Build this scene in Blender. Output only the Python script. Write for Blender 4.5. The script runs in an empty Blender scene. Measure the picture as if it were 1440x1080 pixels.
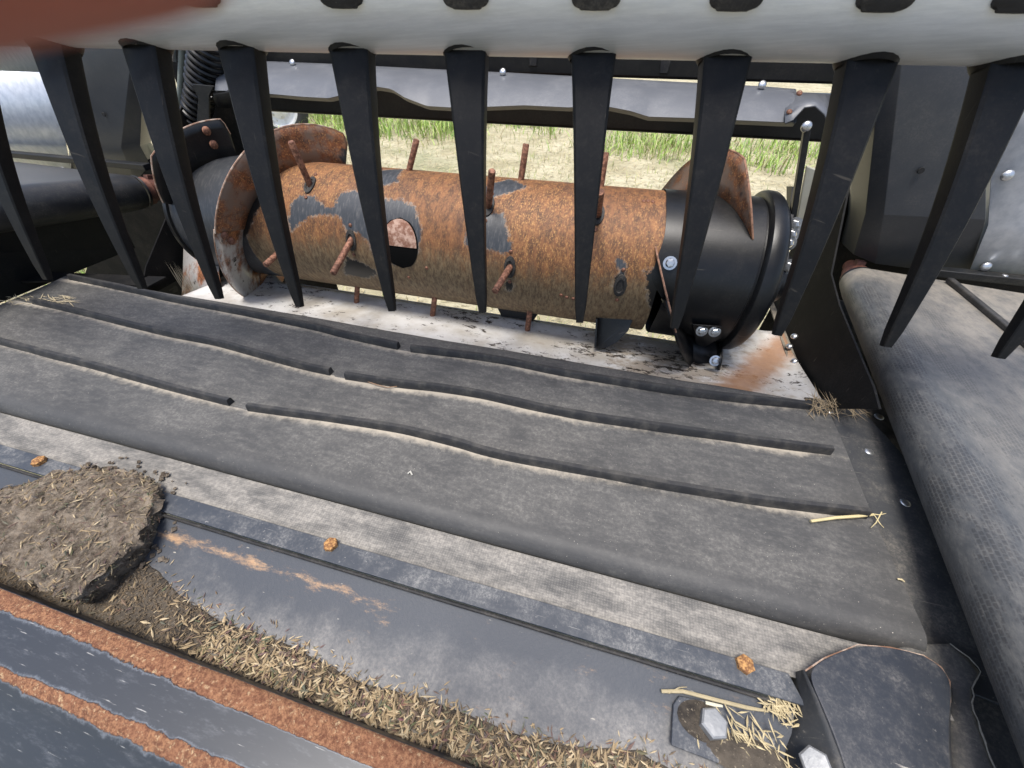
import bpy, bmesh, math, random
from math import radians, sin, cos, pi, sqrt, atan2, exp
from mathutils import Vector, Matrix, noise, Quaternion
random.seed(7)
S = bpy.context.scene
COL = S.collection

# ------------------------------------------------------------------ camera
CAM_H, PITCH, YAW, FPX = 0.60, radians(43.9), radians(15.0), 541.0   # survey of the photograph: eye height over the belt, tilt, heading, focal length in px of a 1440 px wide frame
FW = Vector((-sin(YAW)*cos(PITCH), cos(YAW)*cos(PITCH), -sin(PITCH)))
RT = Vector((cos(YAW), sin(YAW), 0)); UP = RT.cross(FW)
EYE = Vector((0, 0, CAM_H))
cd = bpy.data.cameras.new('camera'); cam = bpy.data.objects.new('camera', cd); COL.objects.link(cam)
cam.matrix_world = Matrix(((RT.x, UP.x, -FW.x, EYE.x), (RT.y, UP.y, -FW.y, EYE.y), (RT.z, UP.z, -FW.z, EYE.z), (0, 0, 0, 1)))
cd.sensor_width = 36; cd.lens = 36*FPX/1440; cd.clip_start = 0.002; cd.clip_end = 3000
cd.dof.use_dof = True; cd.dof.focus_distance = 0.85; cd.dof.aperture_fstop = 7.5
S.camera = cam
# ------------------------------------------------------------------ light
SUN_EL, SUN_AZ = radians(79), radians(200)          # high, from behind the camera
w = bpy.data.worlds.new('World'); S.world = w; w.use_nodes = True
nt = w.node_tree; sky = nt.nodes.new('ShaderNodeTexSky'); sky.sky_type = 'NISHITA'; sky.sun_disc = False
sky.sun_elevation = SUN_EL; sky.sun_rotation = SUN_AZ; sky.air_density = 1.0; sky.dust_density = 3.0; sky.ozone_density = 1.0
nt.links.new(sky.outputs[0], nt.nodes['Background'].inputs[0]); nt.nodes['Background'].inputs[1].default_value = 0.12
sl = bpy.data.lights.new('sun', 'SUN'); sl.energy = 2.2; sl.angle = radians(20); sl.color = (1, .96, .9)
so = bpy.data.objects.new('sun', sl); COL.objects.link(so)
sd = Vector((sin(SUN_AZ)*cos(SUN_EL), cos(SUN_AZ)*cos(SUN_EL), sin(SUN_EL)))
so.rotation_euler = sd.to_track_quat('Z', 'Y').to_euler()
S.view_settings.view_transform = 'Standard'; S.view_settings.look = 'None'; S.view_settings.gamma = 1
S.view_settings.exposure = 1.08

# ------------------------------------------------------------------ survey: photograph pixel (1440 wide) -> point on a known plane
def ray(x, y): return FW + RT*((x-720)/FPX) - UP*((y-540)/FPX)
def Z(x, y, z=0.0): d = ray(x, y); return EYE + d*((z-CAM_H)/d.z)
def Y(x, y, yy): d = ray(x, y); return EYE + d*(yy/d.y)
def X(x, y, xx): d = ray(x, y); return EYE + d*(xx/d.x)
AY, AZ, AR = 0.996, 0.133, 0.170                       # auger axis and drum radius
def cyl(x, y, r=AR):
    d = ray(x, y); oy, oz = -AY, CAM_H-AZ
    a = d.y**2+d.z**2; b = oy*d.y+oz*d.z; q = oy*oy+oz*oz-r*r
    D = max(b*b-a*q, 0.0); t = (-b-sqrt(D))/a
    return EYE + d*t
def xth(x, y, r=AR):
    p = cyl(x, y, r); return p.x, atan2(p.z-AZ, AY-p.y)
def onaug(x, th, r): return Vector((x, AY-r*cos(th), AZ+r*sin(th)))

# ------------------------------------------------------------------ object helpers
ORG = {}
def link(o, parent=None):
    COL.objects.link(o)
    if parent is not None: o.parent = parent
    return o
def tag(o, label=None, cat=None, group=None, kind=None):
    for k, v in (('label', label), ('category', cat), ('group', group), ('kind', kind)):
        if v: o[k] = v
    return o
def thing(name, label, cat, loc, group=None):
    o = bpy.data.objects.new(name, None); o.empty_display_size = .05; link(o); o.location = loc
    ORG[o.name] = Vector(loc); return tag(o, label, cat, group)
class MB:
    def __init__(s): s.v = []; s.f = []; s.attr = {}
    def add(s, vs, fs):
        n = len(s.v); s.v += [Vector(v) for v in vs]; s.f += [tuple(i+n for i in f) for f in fs]; return n
    def box(s, c, size, rot=None):
        h = Vector(size)/2; vs = [Vector((sx*h.x, sy*h.y, sz*h.z)) for sz in (-1, 1) for sy in (-1, 1) for sx in (-1, 1)]
        if rot is not None: vs = [rot @ v for v in vs]
        s.add([Vector(c)+v for v in vs], [(0, 2, 3, 1), (4, 5, 7, 6), (0, 1, 5, 4), (1, 3, 7, 5), (3, 2, 6, 7), (2, 0, 4, 6)]); return s
    def beam(s, a, b, wdt, hgt, up=(0, 0, 1), w2=None, h2=None):
        a, b = Vector(a), Vector(b); d = (b-a).normalized(); u = Vector(up); r = d.cross(u).normalized(); u = r.cross(d)
        w2 = w2 or wdt; h2 = h2 or hgt; vs = []
        for p, ww, hh in ((a, wdt, hgt), (b, w2, h2)):
            for sx, sy in ((-1, -1), (1, -1), (1, 1), (-1, 1)): vs.append(p+r*sx*ww/2+u*sy*hh/2)
        s.add(vs, [(3, 2, 1, 0), (4, 5, 6, 7), (0, 1, 5, 4), (1, 2, 6, 5), (2, 3, 7, 6), (3, 0, 4, 7)]); return s
    def tube(s, path, rad, seg=12, cap=True):
        path = [Vector(p) for p in path]; n = len(path); rad = rad if isinstance(rad, (list, tuple)) else [rad]*n
        ref = None; vs = []
        for i, p in enumerate(path):
            t = (path[min(i+1, n-1)]-path[max(i-1, 0)]).normalized()
            if ref is None: ref = t.orthogonal().normalized()
            ref = (ref - t*ref.dot(t)).normalized(); b = t.cross(ref)
            vs += [p+(ref*cos(2*pi*k/seg)+b*sin(2*pi*k/seg))*rad[i] for k in range(seg)]
        fs = [(i*seg+k, i*seg+(k+1) % seg, (i+1)*seg+(k+1) % seg, (i+1)*seg+k) for i in range(n-1) for k in range(seg)]
        if cap: fs += [tuple(reversed(range(seg))), tuple((n-1)*seg+k for k in range(seg))]
        s.add(vs, fs); return s
    def grid(s, rows, closed=False):
        n, m = len(rows), len(rows[0]); mm = m if closed else m-1
        s.add([p for r in rows for p in r], [(i*m+j, i*m+(j+1) % m, (i+1)*m+(j+1) % m, (i+1)*m+j) for i in range(n-1) for j in range(mm)]); return s
    def slab(s, poly, ext):
        n = len(poly); ext = Vector(ext); p = [Vector(q) for q in poly]
        s.add(p+[q+ext for q in p], [tuple(reversed(range(n))), tuple(range(n, 2*n))]+[(i, (i+1) % n, (i+1) % n+n, i+n) for i in range(n)]); return s
    def lathe(s, prof, c, axis, seg=24):            # prof: (distance along axis, radius)
        ax = Vector(axis).normalized(); u = ax.orthogonal().normalized(); v = ax.cross(u); c = Vector(c)
        s.grid([[c+ax*d+(u*cos(2*pi*k/seg)+v*sin(2*pi*k/seg))*r for k in range(seg)] for d, r in prof], True); return s
def build(name, mb, mat, parent=None, smooth=True, bevel=0, seg=2, solid=0, label=None, cat=None, group=None, kind=None, org=None, recalc=True, solid_off=-1):
    if parent is not None: o0 = ORG[parent.name]
    elif org is not None: o0 = Vector(org)
    else:
        mn = [min(v[i] for v in mb.v) for i in range(3)]; mx = [max(v[i] for v in mb.v) for i in range(3)]
        o0 = Vector(((mn[0]+mx[0])/2, (mn[1]+mx[1])/2, mn[2]))
    me = bpy.data.meshes.new(name); me.from_pydata([v-o0 for v in mb.v], [], mb.f); me.validate()
    for k, vals in mb.attr.items():
        if isinstance(vals[0], (tuple, list)):
            a = me.attributes.new(k, 'FLOAT_COLOR', 'POINT'); a.data.foreach_set('color', [c for v in vals for c in (*v, 1.0)])
        else:
            a = me.attributes.new(k, 'FLOAT', 'POINT'); a.data.foreach_set('value', vals)
    if recalc:
        bm = bmesh.new(); bm.from_mesh(me); bmesh.ops.recalc_face_normals(bm, faces=bm.faces); bm.to_mesh(me); bm.free()
    me.materials.append(mat)
    o = bpy.data.objects.new(name, me); link(o, parent)
    if parent is None: o.location = o0
    ORG[o.name] = o0
    if smooth:
        for p in me.polygons: p.use_smooth = True
        me.set_sharp_from_angle(angle=radians(38))
    if solid:
        m = o.modifiers.new('solid', 'SOLIDIFY'); m.thickness = solid; m.offset = solid_off
    if bevel:
        m = o.modifiers.new('bevel', 'BEVEL'); m.width = bevel; m.segments = seg; m.limit_method = 'ANGLE'; m.angle_limit = radians(35); m.harden_normals = False
    return tag(o, label, cat, group, kind)
def put(name, me, parent, loc, nrm=(0, 0, 1), spin=0.0, scale=1.0, label=None):      # one more part that shares mesh data
    o = bpy.data.objects.new(name, me); link(o, parent)
    q = Vector(nrm).to_track_quat('Z', 'Y') @ Quaternion((0, 0, 1), spin)
    o.rotation_mode = 'QUATERNION'; o.rotation_quaternion = q; o.location = Vector(loc)-ORG[parent.name]; o.scale = (scale,)*3
    if label: o['label'] = label
    ORG[o.name] = Vector(loc); return o

# ------------------------------------------------------------------ material helpers
class N:
    def __init__(s, name):
        s.m = bpy.data.materials.new(name); s.m.use_nodes = True; s.t = s.m.node_tree; s.b = s.t.nodes['Principled BSDF']; s.co = None
    def n(s, typ, **kw):
        d = s.t.nodes.new(typ)
        for k, v in kw.items(): setattr(d, k, v)
        return d
    def l(s, a, b): s.t.links.new(a, b)
    def setin(s, sock, v):
        if hasattr(v, 'is_output'): s.l(v, sock)
        elif isinstance(v, (tuple, list)) and len(v) == 3 and sock.type == 'RGBA': sock.default_value = (*v, 1)
        else: sock.default_value = v
    def coord(s, scale=(1, 1, 1), rot=(0, 0, 0)):
        if s.co is None: s.co = s.n('ShaderNodeTexCoord').outputs['Object']
        mp = s.n('ShaderNodeMapping'); mp.inputs['Scale'].default_value = scale; mp.inputs['Rotation'].default_value = rot; s.l(s.co, mp.inputs[0]); return mp.outputs[0]
    def noise(s, sc, det=4, rough=.6, stretch=(1, 1, 1), dist=0, rot=(0, 0, 0)):
        t = s.n('ShaderNodeTexNoise'); t.inputs['Scale'].default_value = sc; t.inputs['Detail'].default_value = det; t.inputs['Roughness'].default_value = rough; t.inputs['Distortion'].default_value = dist
        s.l(s.coord(stretch, rot), t.inputs['Vector']); return t.outputs['Fac']
    def voro(s, sc, stretch=(1, 1, 1), feature='F1'):
        t = s.n('ShaderNodeTexVoronoi'); t.feature = feature; t.inputs['Scale'].default_value = sc; s.l(s.coord(stretch), t.inputs['Vector']); return t.outputs['Distance']
    def ramp(s, f, lo, hi, a=0.0, b=1.0):
        r = s.n('ShaderNodeMapRange'); r.interpolation_type = 'SMOOTHSTEP'; r.clamp = True
        s.l(f, r.inputs[0]); r.inputs[1].default_value = lo; r.inputs[2].default_value = hi; r.inputs[3].default_value = a; r.inputs[4].default_value = b; return r.outputs[0]
    def mix(s, f, a, b):
        m = s.n('ShaderNodeMix', data_type='RGBA'); s.setin(m.inputs[0], f); s.setin(m.inputs[6], a); s.setin(m.inputs[7], b); return m.outputs[2]
    def math(s, op, a, b=0.0, c=0.0):
        m = s.n('ShaderNodeMath', operation=op); s.setin(m.inputs[0], a); s.setin(m.inputs[1], b); s.setin(m.inputs[2], c); return m.outputs[0]
    def attr(s, name, out='Fac'): a = s.n('ShaderNodeAttribute'); a.attribute_name = name; return a.outputs[out]
    def rnd(s): return s.n('ShaderNodeObjectInfo').outputs['Random']
    def bump(s, h, strength=.3, dist=.002, prev=None):
        b = s.n('ShaderNodeBump'); b.inputs['Strength'].default_value = strength; b.inputs['Distance'].default_value = dist; s.l(h, b.inputs['Height'])
        if prev is not None: s.l(prev, b.inputs['Normal'])
        return b.outputs[0]
    def done(s, col, rough=.5, metal=0.0, normal=None, spec=None):
        s.setin(s.b.inputs['Base Color'], col); s.setin(s.b.inputs['Roughness'], rough); s.setin(s.b.inputs['Metallic'], metal)
        if normal is not None: s.l(normal, s.b.inputs['Normal'])
        if spec is not None: s.b.inputs['Specular IOR Level'].default_value = spec
        return s.m
RUST_D, RUST_M, RUST_L = (.075, .028, .014), (.24, .085, .032), (.50, .24, .085)
DUST = (.36, .32, .26)
def rustcol(k, sc=1.0):
    a = k.ramp(k.noise(55*sc, 6, .7), .35, .65); b = k.ramp(k.noise(230*sc, 5, .75), .50, .68)
    return k.mix(b, k.mix(a, RUST_D, RUST_M), RUST_L)
def paint(name, col, rough=.35, dust=.35, scr=.5, dcol=DUST, bump=.1, spec=.5, dsc=9):
    k = N(name)
    gr = k.ramp(k.noise(260, 4, .75), .38, .66)
    d = k.math('MULTIPLY', k.ramp(k.noise(dsc, 10, .78), .40, .72), k.math('MULTIPLY_ADD', gr, .9, .25)); d = k.math('MULTIPLY', d, dust)
    sp = k.math('MULTIPLY', k.ramp(k.noise(170, 4, .7), .63, .70), dust*.9)
    s1 = k.math('MULTIPLY', k.ramp(k.noise(24, 3, .5, (.35, 12, 1), 0, (0, 0, .75)), .70, .75), scr*.55)
    s2 = k.math('MULTIPLY', k.ramp(k.noise(30, 3, .5, (14, .4, 1), 0, (0, 0, .35)), .73, .77), scr*.45)
    f = k.math('MAXIMUM', k.math('MAXIMUM', d, sp), k.math('MAXIMUM', s1, s2))
    c = k.mix(f, col, dcol)
    return k.done(c, k.math('MULTIPLY_ADD', f, .5, rough), 0, k.bump(k.noise(300, 3), bump, .001), spec)
M = {}
M['black'] = paint('black_paint', (.006, .0065, .0075), .36, .05, .2, spec=.35)
M['tine'] = paint('tine_plastic', (.005, .0055, .0065), .48, .03, .15, spec=.16, dsc=30)
M['blackdusty'] = paint('dusty_black_paint', (.008, .009, .010), .45, .10, .25, spec=.3)
M['blue'] = paint('blue_grey_paint', (.038, .044, .055), .48, .62, 1.0, (.33, .32, .30), .1, .32, 16)
M['matte'] = paint('matte_black_paint', (.006, .0062, .0068), .7, .06, .3, spec=.12); M['cover'] = paint('scratched_cover_paint', (.022, .026, .034), .42, .20, 2.2, (.40, .37, .33), .1, .35, 30); M['seal'] = paint('dusty_seal_rubber', (.032, .034, .037), .62, .30, .5, spec=.3)
M['flap'] = paint('worn_flap_rubber', (.055, .055, .055), .6, .45, .6, spec=.3); M['blackbelt'] = paint('black_belt_rubber', (.016, .0165, .018), .42, .16, .3, spec=.4)
M['shield'] = paint('shield_sheet', (.095, .102, .116), .38, .25, .5, (.3, .3, .3))
M['plastic'] = paint('moulded_black_plastic', (.030, .033, .038), .40, .08, .1, spec=.5)
M['rubber'] = paint('black_rubber', (.014, .014, .015), .6, .2, .2, spec=.3)
def metal_mats():
    k = N('galvanised_steel')
    sp = k.noise(60, 4, .6, (1, 4, 4)); st = k.noise(22, 8, .75, (.12, 8, 8))
    c = k.mix(k.ramp(st, .35, .7), (.52, .555, .60), (.62, .655, .70))
    M['galv'] = k.done(c, k.ramp(sp, .3, .75, .38, .46), .42, k.bump(k.noise(300, 3, .6, (.05, 1, 1)), .05, .001))
    k = N('galvanised_sheet')
    c = k.mix(k.ramp(k.noise(40, 4, .6), .3, .7), (.54, .57, .61), (.70, .72, .75))
    M['sheet'] = k.done(c, k.ramp(k.noise(7, 5), .3, .75, .34, .5), .45, k.bump(k.noise(12, 2), .25, .004))
    k = N('zinc_bolt'); M['zinc'] = k.done(k.mix(k.noise(200), (.42, .43, .44), (.68, .68, .68)), .33, .9)
    k = N('dull_zinc'); M['dullzinc'] = k.done(k.mix(k.noise(120, 6, .7), (.20, .205, .21), (.36, .365, .365)), .5, .5, k.bump(k.noise(200, 4), .3, .001))
    k = N('rusty_bolt'); c = k.mix(k.ramp(k.noise(260, 5, .7), .4, .62), (.16, .07, .028), (.46, .25, .09)); M['rustbolt'] = k.done(c, .9, 0, k.bump(k.noise(400, 4), .6, .002))
    k = N('rusted_rod'); c = k.mix(k.ramp(k.noise(120, 5, .7), .42, .62), (.11, .045, .026), (.30, .14, .085)); M['rod'] = k.done(c, .7, .15, k.bump(k.noise(350, 4), .4, .001))
    k = N('rusted_plate'); c = k.mix(k.ramp(k.noise(18, 6, .65), .42, .6), rustcol(k), (.17, .115, .085)); c = k.mix(k.ramp(k.noise(12, 5, .6), .60, .70), c, (.018, .02, .023))
    M['rustplate'] = k.done(c, .62, .1, k.bump(k.noise(200, 5), .3, .001))
    k = N('worn_bright_flight')
    a = k.ramp(k.noise(14, 7, .7, (1, 1, .5)), .43, .58); c = k.mix(a, (.55, .53, .50), rustcol(k)); c = k.mix(k.ramp(k.noise(40, 5, .7), .60, .66), c, (.04, .03, .025))
    M['wornflight'] = k.done(c, .45, k.math('MULTIPLY', k.math('SUBTRACT', 1.0, a), .6), k.bump(k.noise(200, 5), .25, .001))
    k = N('worn_edge_metal'); M['edge'] = k.done(k.mix(k.ramp(k.noise(40, 6, .7), .35, .6), (.50, .40, .32), (.24, .13, .08)), .5, .2)
    k = N('rusty_edge_metal'); M['edge2'] = k.done(k.mix(k.ramp(k.noise(60, 6, .7), .35, .6), (.10, .05, .03), (.30, .16, .10)), .6, .1)
    k = N('red_oxide'); c = k.mix(k.ramp(k.noise(30, 6, .7), .35, .65), (.07, .026, .018), (.21, .085, .055)); M['redoxide'] = k.done(c, .6, 0, k.bump(k.noise(200, 4), .3, .001))
metal_mats()
def rub_mats():
    # belt: attribute dust = settled dust along the slats, edges
    k = N('draper_rubber')
    n1 = k.ramp(k.noise(6, 10, .72, (1, 1.6, 1)), .32, .7); n2 = k.ramp(k.noise(150, 6, .8), .40, .66); n3 = k.ramp(k.noise(60, 8, .8, (.45, 1.5, 1), 0, (0, 0, .12)), .42, .66)
    f = k.math('MULTIPLY', k.math('ADD', k.math('MULTIPLY', n1, .34), k.math('MULTIPLY', n3, .26)), k.math('ADD', .45, k.math('MULTIPLY', n2, .85)))
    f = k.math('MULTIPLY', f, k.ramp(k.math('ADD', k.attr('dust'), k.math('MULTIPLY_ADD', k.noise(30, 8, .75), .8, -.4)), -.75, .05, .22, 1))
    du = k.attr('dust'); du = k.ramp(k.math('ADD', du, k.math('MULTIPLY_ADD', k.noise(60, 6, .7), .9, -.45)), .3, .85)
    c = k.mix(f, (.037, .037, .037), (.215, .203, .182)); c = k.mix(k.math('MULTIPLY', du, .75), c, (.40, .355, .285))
    c = k.mix(k.ramp(k.noise(420, 2, .5), .72, .78), c, (.4, .37, .32))
    M['belt'] = k.done(c, .62, 0, k.bump(k.noise(420, 4, .6), .25, .001, k.bump(k.noise(9, 3, .5), .3, .01)))
    k = N('slat_rubber'); c = k.mix(k.math('MULTIPLY', k.ramp(k.noise(30, 6, .7), .4, .75), .16), (.016, .016, .017), (.3, .27, .22)); M['slat'] = k.done(c, .6, 0, k.bump(k.noise(300, 4), .3, .001))
    # woven strip
    k = N('woven_strip')
    co = k.coord()
    def wave(ax, sc):
        wv = k.n('ShaderNodeTexWave'); wv.bands_direction = ax; wv.inputs['Scale'].default_value = sc; wv.inputs['Distortion'].default_value = .6; wv.inputs['Detail'].default_value = 1; wv.inputs['Detail Scale'].default_value = 3; k.l(co, wv.inputs['Vector']); return wv.outputs['Fac']
    wv = k.math('MULTIPLY', wave('X', 75), wave('Y', 90))
    d = k.math('MULTIPLY', k.ramp(k.noise(14, 9, .75, (.7, 2, 1)), .34, .62), k.math('MULTIPLY_ADD', k.ramp(k.noise(190, 4, .75), .36, .66), .6, .5))
    c = k.mix(d, (.075, .073, .070), (.27, .25, .22)); c = k.mix(k.math('MULTIPLY', k.ramp(wv, .2, .6), .11), c, (.36, .335, .30)); c = k.mix(k.math('MULTIPLY', k.ramp(wv, .0, .12, 1, 0), .13), c, (.05, .05, .05))
    M['woven'] = k.done(c, .85, 0, k.bump(wv, .25, .001))
    # side draper roller rubber with embossed weave
    k = N('side_draper_rubber'); co = k.coord()
    cx = k.n('ShaderNodeCombineXYZ'); k.l(k.attr('along'), cx.inputs[0]); k.l(k.attr('around'), cx.inputs[1])
    br = k.n('ShaderNodeTexBrick'); br.inputs['Scale'].default_value = 1; br.inputs['Brick Width'].default_value = .0085; br.inputs['Row Height'].default_value = .0055; br.inputs['Mortar Size'].default_value = .0012; br.inputs['Mortar Smooth'].default_value = .6; k.l(cx.outputs[0], br.inputs['Vector'])
    wv = k.math('MULTIPLY', k.math('SUBTRACT', 1.0, br.outputs['Fac']), k.ramp(k.noise(22, 6, .75, (1, .3, 1)), .42, .62))
    n1 = k.ramp(k.noise(12, 10, .78), .3, .75); n2 = k.ramp(k.noise(90, 6, .8, (1, .4, 1)), .4, .75)
    c = k.mix(k.math('MULTIPLY', n1, .24), (.048, .052, .057), (.20, .195, .18)); c = k.mix(k.math('MULTIPLY', n2, .25), c, (.3, .28, .25)); c = k.mix(k.math('MULTIPLY', k.math('MULTIPLY', k.math('SUBTRACT', 1.0, k.attr('fabric')), k.ramp(k.noise(34, 9, .8, (1, .6, 1)), .25, .65)), .75), c, (.29, .26, .215))
    kk = k.math('MULTIPLY', k.attr('fabric'), k.ramp(wv, .1, .6)); c = k.mix(k.math('MULTIPLY', kk, .5), c, (.018, .018, .02))
    M['sidebelt'] = k.done(c, .5, 0, k.bump(wv, .2, .001))
    # drum
    k = N('rusted_drum')
    r = k.mix(k.ramp(k.noise(34, 6, .7, (2.2, 1, 1)), .35, .65), (.078, .034, .017), (.215, .092, .036))
    r = k.mix(k.math('MULTIPLY', k.ramp(k.noise(190, 8, .8, (1.6, .75, .75)), .48, .66), k.ramp(k.noise(3.2, 4, .6), .35, .60, .30, 1.0)), r, (.48, .26, .09))
    r = k.mix(k.math('MULTIPLY', k.ramp(k.noise(7, 7, .7, (1.6, .5, .5)), .46, .66), .55), r, (.075, .036, .022))
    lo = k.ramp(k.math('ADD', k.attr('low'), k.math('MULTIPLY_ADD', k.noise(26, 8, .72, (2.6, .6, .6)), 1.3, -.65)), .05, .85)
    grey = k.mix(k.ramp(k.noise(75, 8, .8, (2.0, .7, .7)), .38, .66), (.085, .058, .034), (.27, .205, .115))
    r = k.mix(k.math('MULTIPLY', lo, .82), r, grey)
    e = k.math('ADD', k.math('MULTIPLY_ADD', k.noise(70, 8, .8), .036, -.018), k.math('MULTIPLY_ADD', k.noise(40, 5, .7, (4, .3, .3)), .016, -.008))
    e = k.math('ADD', e, k.math('MULTIPLY_ADD', k.noise(300, 4, .8, (1.6, .6, .6)), .012, -.006)); pa = k.ramp(k.math('ADD', k.attr('paint'), e), -.0015, .0025)
    ed = k.ramp(k.math('ADD', k.attr('paint'), e), -.006, -.0005)
    r = k.mix(k.math('MULTIPLY', k.math('MULTIPLY', ed, k.ramp(k.noise(50, 5, .7), .4, .6)), .5), r, (.36, .32, .27))
    pc = k.mix(k.math('MULTIPLY', k.ramp(k.noise(60, 6, .7, (3, .7, .7)), .45, .75), .35), (.033, .037, .043), (.22, .21, .20))
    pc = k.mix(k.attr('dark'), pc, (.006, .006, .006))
    c = k.mix(pa, r, pc)
    M['drum'] = k.done(c, k.math('MULTIPLY_ADD', pa, -.24, .66), k.math('MULTIPLY_ADD', pa, -.2, .2), k.bump(k.math('MULTIPLY', k.noise(160, 5, .75), k.math('SUBTRACT', 1.0, pa)), .35, .0015))
    # rust edged front bar
    k = N('rust_edged_bar')
    a = k.attr('rust'); e = k.math('ADD', k.math('MULTIPLY_ADD', k.noise(70, 9, .85), 1.3, -.65), k.math('MULTIPLY_ADD', k.noise(16, 5, .6), .9, -.45)); ra = k.ramp(k.math('ADD', a, k.math('MULTIPLY', e, .9)), -.04, .03)
    rc = k.mix(k.ramp(k.noise(220, 8, .85), .43, .58), (.20, .075, .036), (.50, .245, .120)); rc = k.mix(k.math('MULTIPLY', k.ramp(k.noise(28, 5, .7), .45, .65), .3), rc, (.34, .13, .065)); rc = k.mix(k.ramp(k.noise(150, 6, .8), .575, .62), rc, (.68, .48, .27))
    pc = k.mix(k.math('MULTIPLY', k.ramp(k.noise(26, 9, .78, (1, 4, 1), 0, (0, 0, .6)), .50, .75), .22), (.021, .025, .032), (.28, .29, .31))
    pc = k.mix(k.ramp(k.math('ADD', a, k.math('MULTIPLY', e, 1.2)), -.30, .0, 0, .38), pc, (.26, .28, .31))
    pc = k.mix(k.math('MULTIPLY', k.ramp(k.noise(60, 3, .6, (.5, 9, 1), 0, (0, 0, .8)), .66, .74), .6), pc, (.5, .49, .46))
    c = k.mix(ra, pc, rc)
    M['rustbar'] = k.done(c, k.math('MULTIPLY_ADD', ra, .42, .40), 0, k.bump(k.math('MULTIPLY', k.noise(200, 8, .85), ra), 1.0, .006))
    # cutterbar plate with dust towards the trough and a rust streak
    k = N('cutter_plate')
    n = k.noise(18, 10, .78); nn = k.ramp(k.noise(210, 5, .75), .34, .66)
    f = k.ramp(k.math('ADD', k.attr('dust'), k.math('MULTIPLY_ADD', n, 1.4, -.7)), .0, 1.0)
    f = k.math('MULTIPLY', f, k.math('MULTIPLY_ADD', nn, .55, .45))
    c = k.mix(f, (.047, .053, .064), (.29, .275, .255))
    s = k.ramp(k.math('ADD', k.attr('rust'), k.math('MULTIPLY_ADD', k.noise(34, 9, .8, (.6, 1.6, 1)), 2.6, -1.42)), .1, .7)
    c = k.mix(k.math('MULTIPLY', s, .8), c, k.mix(k.noise(120, 4), (.34, .17, .08), (.52, .36, .20)))
    c = k.mix(k.ramp(k.noise(85, 3, .5, (.5, 2, 1), 0, (0, 0, .5)), .72, .77, 0, .6), c, (.5, .46, .38))
    M['cutter'] = k.done(c, k.math('MULTIPLY_ADD', f, .35, .52), 0, k.bump(nn, .2, .001), .3)
    # worn white pan
    k = N('worn_pan')
    n = k.noise(8, 7, .66); c = k.mix(k.ramp(n, .35, .7), (.64, .63, .61), (.42, .385, .33))
    dn = k.math('ADD', k.noise(26, 8, .72, (.7, 1.3, 1)), k.math('MULTIPLY', k.attr('dirt'), .20))
    c = k.mix(k.math('MULTIPLY', k.ramp(dn, .60, .74), .8), c, (.33, .27, .20)); c = k.mix(k.ramp(k.math('ADD', k.noise(46, 8, .78, (.8, 1.25, 1)), k.math('ADD', k.math('MULTIPLY', k.attr('dirt'), .035), k.math('MULTIPLY_ADD', k.noise(9, 3, .5, (.6, 1.4, 1)), .34, -.17))), .585, .605), c, (.045, .034, .027))
    c = k.mix(k.math('MULTIPLY', k.ramp(k.math('ADD', k.attr('rust'), k.math('MULTIPLY_ADD', k.noise(30, 6, .7), 1.2, -.6)), .1, 1.2), .85), c, k.mix(k.noise(70, 5, .7), (.20, .085, .04), (.42, .22, .10)))
    M['pan'] = k.done(c, .45, .1, k.bump(dn, .3, .002))
    # settled dirt
    k = N('chaff_dirt'); c = k.mix(k.ramp(k.noise(22, 8, .7), .3, .7), (.018, .014, .011), (.12, .098, .073)); c = k.mix(k.ramp(k.noise(240, 5, .7), .58, .70), c, (.30, .25, .18)); M['dirt'] = k.done(c, .95, 0, k.bump(k.noise(240, 6, .8), .9, .004))
    k = N('clod_dirt'); c = k.mix(k.ramp(k.noise(45, 8, .75), .34, .66), (.080, .058, .040), (.32, .26, .195)); c = k.mix(k.ramp(k.noise(300, 4, .7), .58, .70), c, (.36, .31, .24)); M['clod'] = k.done(c, .95, 0, k.bump(k.noise(200, 8, .85), 1.0, .006))
    k = N('dry_husk'); c = k.attr('tint', 'Color'); M['husk'] = k.done(c, .75, 0, k.bump(k.noise(300, 2, .5, (1, 1, 1)), .2, .001))
    k = N('grass_blade'); M['grass'] = k.done(k.attr('tint', 'Color'), .55, 0)
    k = N('dry_ground')
    c = k.mix(k.ramp(k.noise(1.6, 8, .7), .35, .65), (.34, .30, .18), (.52, .47, .32)); c = k.mix(k.ramp(k.noise(14, 8, .75), .48, .68), c, (.20, .165, .10)); c = k.mix(k.math('MULTIPLY', k.ramp(k.noise(.5, 6, .6), .52, .66), .55), c, (.13, .16, .06))
    M['ground'] = k.done(c, .95, 0, k.bump(k.noise(30, 8, .75), .8, .03))
    k = N('tyre_rubber'); M['tyre'] = k.done(k.mix(k.noise(20), (.02, .02, .02), (.05, .048, .045)), .75, 0)
    k = N('white_rim'); M['rim'] = k.done(k.mix(k.ramp(k.noise(9, 6), .45, .8), (.78, .78, .76), (.5, .46, .4)), .4, 0)
    k = N('pale_plastic'); M['pale'] = k.done(k.mix(k.ramp(k.noise(9, 6), .4, .75), (.42, .41, .34), (.30, .28, .22)), .5, 0)
    k = N('hose'); M['hose'] = k.done(k.mix(k.noise(9), (.13, .15, .13), (.2, .22, .2)), .4, 0)
    k = N('skin'); c = k.mix(k.noise(180, 4), (.27, .085, .062), (.33, .11, .082)); M['skin'] = k.done(c, .5, 0); k.b.inputs['Subsurface Weight'].default_value = .3; k.b.inputs['Subsurface Radius'].default_value = (.006, .002, .001); k.b.inputs['Subsurface Scale'].default_value = 1
rub_mats()

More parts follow.
